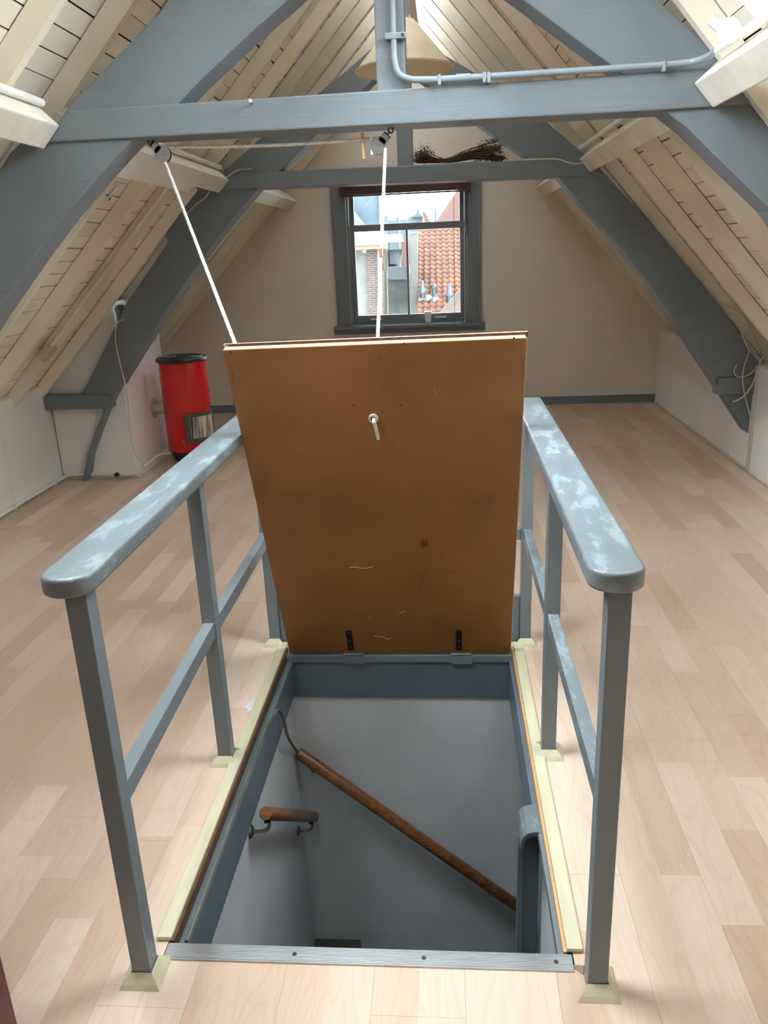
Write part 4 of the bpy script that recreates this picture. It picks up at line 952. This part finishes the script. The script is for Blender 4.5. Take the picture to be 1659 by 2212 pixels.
# loose cables on the right truss leg
def cab(label, pts, Y, r=0.0048, mt='cable_beige'):
    P = [at(u, v, y) for (u, v), y in zip(pts, Y if isinstance(Y, (list, tuple)) else [Y]*len(pts))]
    P = [Vector((min(a.x, XR-0.006) if a.y > 6 or a.z < 0.70 else a.x, a.y, max(a.z, 0.006))) for a in P]
    return tag(MB().tube(smooth_path(P, 6), r, 6).build('cable', mt, smooth=True), label, 'cable')
cab('long beige cable hanging down the right truss leg to the floor', [(1570, 668), (1595, 705), (1612, 745), (1618, 760), (1608, 790), (1604, 820), (1610, 860), (1622, 905), (1630, 940), (1627, 965), (1615, 990), (1612, 1005), (1620, 1020)], 5.66)
cab('beige cable looping to a loose black plug under the right foot block', [(1648, 770), (1640, 790), (1628, 825), (1612, 850), (1598, 862), (1582, 868)], 5.655, 0.0058)
cab('cable hook curling out of the hole in the right truss leg', [(1592, 788), (1586, 800), (1590, 812), (1605, 814), (1625, 804), (1640, 788)], 5.67)
cab('grey cable looping on the knee wall beyond the right truss leg', [(1517, 745), (1511, 760), (1515, 780), (1530, 792), (1548, 796)], 6.05, 0.0055)
cab('upper beige cable bow arching beside the right truss leg', [(1568, 664), (1585, 668), (1610, 690), (1628, 722), (1640, 752), (1648, 775)], 5.73)
cab('second beige cable bow squeezed behind the right truss leg', [(1562, 668), (1577, 675), (1600, 688), (1618, 715), (1632, 745), (1645, 770)], 5.77)
cab('pale cable curl looping in front of the right rafter foot', [(1627, 712), (1615, 718), (1611, 732), (1616, 750), (1630, 768), (1642, 784), (1647, 800)], 5.70)
cab('thin grey cable dropping along the right knee wall to the floor', [(1647, 800), (1644, 850), (1640, 900), (1634, 945), (1631, 985), (1622, 1008), (1621, 1022), (1632, 1034)], 5.62, 0.004)
cab('third beige cable strand crossing towards the right wall socket', [(1600, 726), (1615, 740), (1632, 762), (1645, 782), (1650, 790)], 5.68, 0.0042)
p = at(1576, 868, 5.655)
tag(MB().obox(p, (1, 0, -0.1), (0, 1, 0), (0, 0, 1), 0.026, 0.016, 0.016).build('cable_plug', 'dark_device', bevel=0.003), 'small black plug at the end of the loose cable near the right foot block', 'plug')

# dark red cabinet at the near left
rc = at(20, 2136, 1.05)
cx1, cy1 = rc.x, 1.05
cbx = empty('cabinet', (cx1-0.22, cy1-0.3, 0), 'dark red lacquered cabinet just entering the lower left corner', 'cabinet')
MB().box(cx1-0.44, cx1, cy1-0.58, cy1, 0.04, 0.86).build('body', 'dark_red_lacquer', cbx, bevel=0.004)
MB().box(cx1-0.45, cx1+0.0, cy1-0.59, cy1, 0.86, 0.885).build('top', 'dark_red_lacquer', cbx, bevel=0.004)
MB().box(cx1-0.42, cx1-0.03, cy1-0.56, cy1-0.02, 0.0, 0.04).build('plinth', 'heater_black', cbx)
dr = MB().box(cx1-0.43, cx1-0.01, cy1-0.6, cy1-0.58, 0.07, 0.84).build('door', 'dark_red_lacquer', cbx, bevel=0.004)
MB().tube([(cx1-0.08, cy1-0.6, 0.5), (cx1-0.08, cy1-0.625, 0.5)], 0.012, 12).build('knob', 'dull_bronze', dr)

# ------------------------------------------------------------------ outdoors beyond the far window
tag(MB().box(-60, 60, 9.0, 140, -9.2, -9.0).build('ground', 'street', kind='structure'), 'dark street level far below the window', 'ground')
def quad_slab(name, mt, pts, Y, thick, label, cat, group=None, ground=False):
    Ys = Y if isinstance(Y, (list, tuple)) else [Y]*len(pts)
    P = [at(u, v, y) for (u, v), y in zip(pts, Ys)]
    if ground:
        P[0].z = -9.0; P[-1].z = -9.0
    n = len(P); m = MB(); m.add(P+[p+Vector((0, thick, 0)) for p in P], [tuple(range(n)), tuple(range(2*n-1, n-1, -1))]+[(i, i+n, (i+1) % n+n, (i+1) % n) for i in range(n)])
    return tag(m.build(name, mt), label, cat, group)
# left neighbour: plastered wall, brick pier, downpipe, gutter, roof
nb = empty('neighbour_house', at(790, 700, 14.0), 'plastered and brick neighbour house seen at the left of the window', 'house')
def op(nm, mt, pts, Y, thick, par):
    Ys = Y if isinstance(Y, (list, tuple)) else [Y]*len(pts)
    P = [at(u, v, y) for (u, v), y in zip(pts, Ys)]; n = len(P); m = MB()
    m.add(P+[p+Vector((0, thick, 0)) for p in P], [tuple(range(n)), tuple(range(2*n-1, n-1, -1))]+[(i, i+n, (i+1) % n+n, (i+1) % n) for i in range(n)])
    return m.build(nm, mt, par)
op('plaster_wall', 'outdoor_plaster', [(700, 539), (800, 535), (805, 760), (700, 760)], 14.0, 0.3, nb)
op('brick_pier', 'red_brick', [(793, 536), (815, 535), (820, 760), (797, 760)], 13.92, 0.4, nb)
m = MB(); pA, pB = at(818, 532, 13.85), at(822, 760, 13.85); m.tube([pA, pB], 0.028, 10); m.build('downpipe', 'lead_blue', nb, smooth=True)
op('gutter', 'gutter_yellow', [(700, 534), (835, 528), (835, 537), (700, 543)], 13.7, 0.15, nb)
op('gutter_lip', 'lead_blue', [(700, 530), (835, 524), (835, 528), (700, 534)], 13.65, 0.2, nb)
op('gutter_bracket', 'gutter_yellow', [(782, 537), (791, 537), (791, 546), (782, 546)], 13.75, 0.1, nb)
op('roof_slope', 'haze_roof', [(700, 531), (872, 522), (868, 505), (700, 512)], [13.8, 13.8, 16.5, 16.5], 0.1, nb)
op('slate_roof', 'slate_blue', [(700, 300), (817, 300), (819, 489), (795, 492), (760, 448), (700, 390)], 17.5, 0.2, nb)
op('verge_board', 'lead_blue', [(817, 300), (821, 300), (823, 489), (819, 489)], 17.4, 0.25, nb)
op('grey_gable', 'outdoor_plaster', [(700, 400), (760, 450), (794, 492), (700, 500)], 17.2, 0.2, nb)
# receding yellow brick wall and dormer house
dh = empty('dormer_house', at(860, 700, 15.0), 'grey rendered dormer house with a roof light seen in the middle of the window', 'house')
op('brick_wall', 'yellow_brick', [(824, 534), (838, 541), (842, 760), (826, 760)], [14.2, 16.0, 16.0, 14.2], 0.2, dh)
op('cement_wall', 'grey_cement', [(838, 600), (886, 600), (888, 760), (841, 760)], 15.2, 0.2, dh)
op('lead_apron', 'lead_blue', [(838, 578), (884, 576), (886, 603), (840, 604)], 15.1, 0.15, dh)
rl_ = op('roof_light', 'lead_blue', [(838, 540), (869, 538), (864, 575), (839, 576)], [16.0, 16.0, 15.3, 15.3], 0.12, dh)
op('roof_light_pane', 'haze_house', [(841, 545), (863, 543), (859, 570), (842, 571)], [15.9, 15.9, 15.25, 15.25], 0.03, dh)
op('side_roof', 'terracotta', [(868, 520), (888, 516), (888, 584), (868, 582)], [16.0, 16.0, 15.4, 15.4], 0.1, dh)
op('parapet_wall', 'grey_brick', [(885, 506), (902, 503), (902, 680), (886, 682)], 14.8, 0.3, dh)
op('parapet_cap', 'lead_blue', [(884, 506), (904, 503), (904, 500), (884, 503)], 14.78, 0.35, dh)
# pantile roof: every tile a piece
pr0 = empty('pantile_roof', at(950, 690, 14.2), 'orange pantile roof sloping up at the right of the window', 'roof')
A = at(900, 700, 14.0); B = at(905, 480, 17.2); dirU = (B-A).normalized(); wdir = Vector((1, 0, 0)); nrm = wdir.cross(dirU).normalized()
L_ = (B-A).length; TW, TH = 0.115, 0.16
nv = []; nf = []; K = 8
for j in range(2):
    for k in range(K+1):
        u_ = k/K; zz = 0.018*math.sin(2*math.pi*u_)
        for th_ in (0, -0.012): nv.append(((u_-0.5)*TW*1.02, (j-0.5)*TH*1.15, zz+th_+(0.016 if j == 0 else 0.0)))
def vi(j, k, s): return (j*(K+1)+k)*2+s
for k in range(K):
    nf += [(vi(0, k, 0), vi(0, k+1, 0), vi(1, k+1, 0), vi(1, k, 0)), (vi(0, k, 1), vi(1, k, 1), vi(1, k+1, 1), vi(0, k+1, 1)), (vi(0, k, 0), vi(0, k, 1), vi(0, k+1, 1), vi(0, k+1, 0))]
tme = bpy.data.meshes.new('pantile'); tme.from_pydata(nv, [], nf); tme.materials.append(MATS['terracotta']); tme.shade_smooth()
rotm = Matrix((wdir, dirU, nrm)).transposed().to_euler()
rows = int(L_/TH); cols = 12
for j in range(rows):
    for k in range(cols):
        p = A+dirU*(TH*(j+0.5))+wdir*(TW*(k+0.5))+nrm*0.02
        o = inst('pantile', tme, pr0, p, rotm, (1, 1, 1))
bd = MB(); q = [A-nrm*.05, A+wdir*(cols*TW)-nrm*.05, A+wdir*(cols*TW)+dirU*L_-nrm*.05, A+dirU*L_-nrm*.05]
bd.hexa(q+[x_-nrm*0.05 for x_ in q]); bd.build('roof_deck', 'black_gap', pr0)
# chimney and vent pipes standing on the pantile roof
def on_roof(u, v):
    d = ray(u, v); o0 = Vector((0, 0, EYE)); t = ((A-o0).dot(nrm))/d.dot(nrm); return o0+d*t
for (u, v, ball, lab) in ((913, 648, False, 'tapered grey flue pipe at the left on the pantile roof'), (938, 650, True, 'grey vent pipe with a round cap between the two flue pipes'), (971, 654, False, 'tapered grey flue pipe at the right on the pantile roof')):
    p = on_roof(u, v); vp = empty('roof_vent', p, lab, 'vent pipe', 'vent pipes on the pantile roof')
    if ball:
        MB().lathe([(0.0, -0.1), (0.034, -0.1), (0.034, 0.20), (0, 0.2)], p, 14).build('pipe', 'vent_grey', vp, smooth=True)
        MB().lathe([(0.0, 0.19), (0.04, 0.20), (0.055, 0.24), (0.045, 0.28), (0.02, 0.30), (0.0, 0.30)], p, 16).build('cap', 'vent_grey', vp, smooth=True)
        MB().lathe([(0.085, -0.06), (0.05, 0.03), (0.04, 0.07)], p, 14).build('flashing', 'lead_blue', vp, smooth=True)
    else:
        MB().lathe([(0, -0.1), (0.045, -0.1), (0.045, 0.13), (0.0, 0.13)], p, 14).build('pipe', 'vent_grey', vp, smooth=True)
        MB().lathe([(0.056, 0.12), (0.056, 0.17), (0.045, 0.19), (0.03, 0.26), (0.03, 0.33), (0, 0.33)], p, 14).build('cowl', 'slate_blue', vp, smooth=True)
m = MB(); vs = []; fs = []; N = 16
for k in range(N+1):
    f = k/N; a = on_roof(904+42*f, 643-4*f)+nrm*0.035; b = on_roof(904+42*f, 655-4*f+3.0*math.sin(f*15))+nrm*(0.045+0.015*math.sin(f*13))
    vs += [a, b, a+nrm*0.006, b+nrm*0.006]
for k in range(N):
    p, q = 4*k, 4*k+4
    fs += [(p, p+1, q+1, q), (p+2, q+2, q+3, p+3), (p+1, p+3, q+3, q+1), (p, q, q+2, p+2)]
fs += [(0, 2, 3, 1), (4*N, 4*N+1, 4*N+3, 4*N+2)]
m.add(vs, fs); tag(m.build('lead_flashing', 'lead_blue'), 'wavy lead flashing sheet round the feet of the roof vents', 'flashing')
# lower hip roof at the bottom right
quad_slab('hip_roof', 'tan_tile', [(930, 700), (1010, 606), (1060, 606), (1060, 760), (930, 760)], [12.2, 13.2, 13.2, 12.0, 12.0], 0.15, 'brown tiled hip roof rising at the lower right of the window', 'roof')
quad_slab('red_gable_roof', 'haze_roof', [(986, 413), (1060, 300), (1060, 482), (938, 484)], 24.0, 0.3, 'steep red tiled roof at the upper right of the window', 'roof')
# hazy skyline
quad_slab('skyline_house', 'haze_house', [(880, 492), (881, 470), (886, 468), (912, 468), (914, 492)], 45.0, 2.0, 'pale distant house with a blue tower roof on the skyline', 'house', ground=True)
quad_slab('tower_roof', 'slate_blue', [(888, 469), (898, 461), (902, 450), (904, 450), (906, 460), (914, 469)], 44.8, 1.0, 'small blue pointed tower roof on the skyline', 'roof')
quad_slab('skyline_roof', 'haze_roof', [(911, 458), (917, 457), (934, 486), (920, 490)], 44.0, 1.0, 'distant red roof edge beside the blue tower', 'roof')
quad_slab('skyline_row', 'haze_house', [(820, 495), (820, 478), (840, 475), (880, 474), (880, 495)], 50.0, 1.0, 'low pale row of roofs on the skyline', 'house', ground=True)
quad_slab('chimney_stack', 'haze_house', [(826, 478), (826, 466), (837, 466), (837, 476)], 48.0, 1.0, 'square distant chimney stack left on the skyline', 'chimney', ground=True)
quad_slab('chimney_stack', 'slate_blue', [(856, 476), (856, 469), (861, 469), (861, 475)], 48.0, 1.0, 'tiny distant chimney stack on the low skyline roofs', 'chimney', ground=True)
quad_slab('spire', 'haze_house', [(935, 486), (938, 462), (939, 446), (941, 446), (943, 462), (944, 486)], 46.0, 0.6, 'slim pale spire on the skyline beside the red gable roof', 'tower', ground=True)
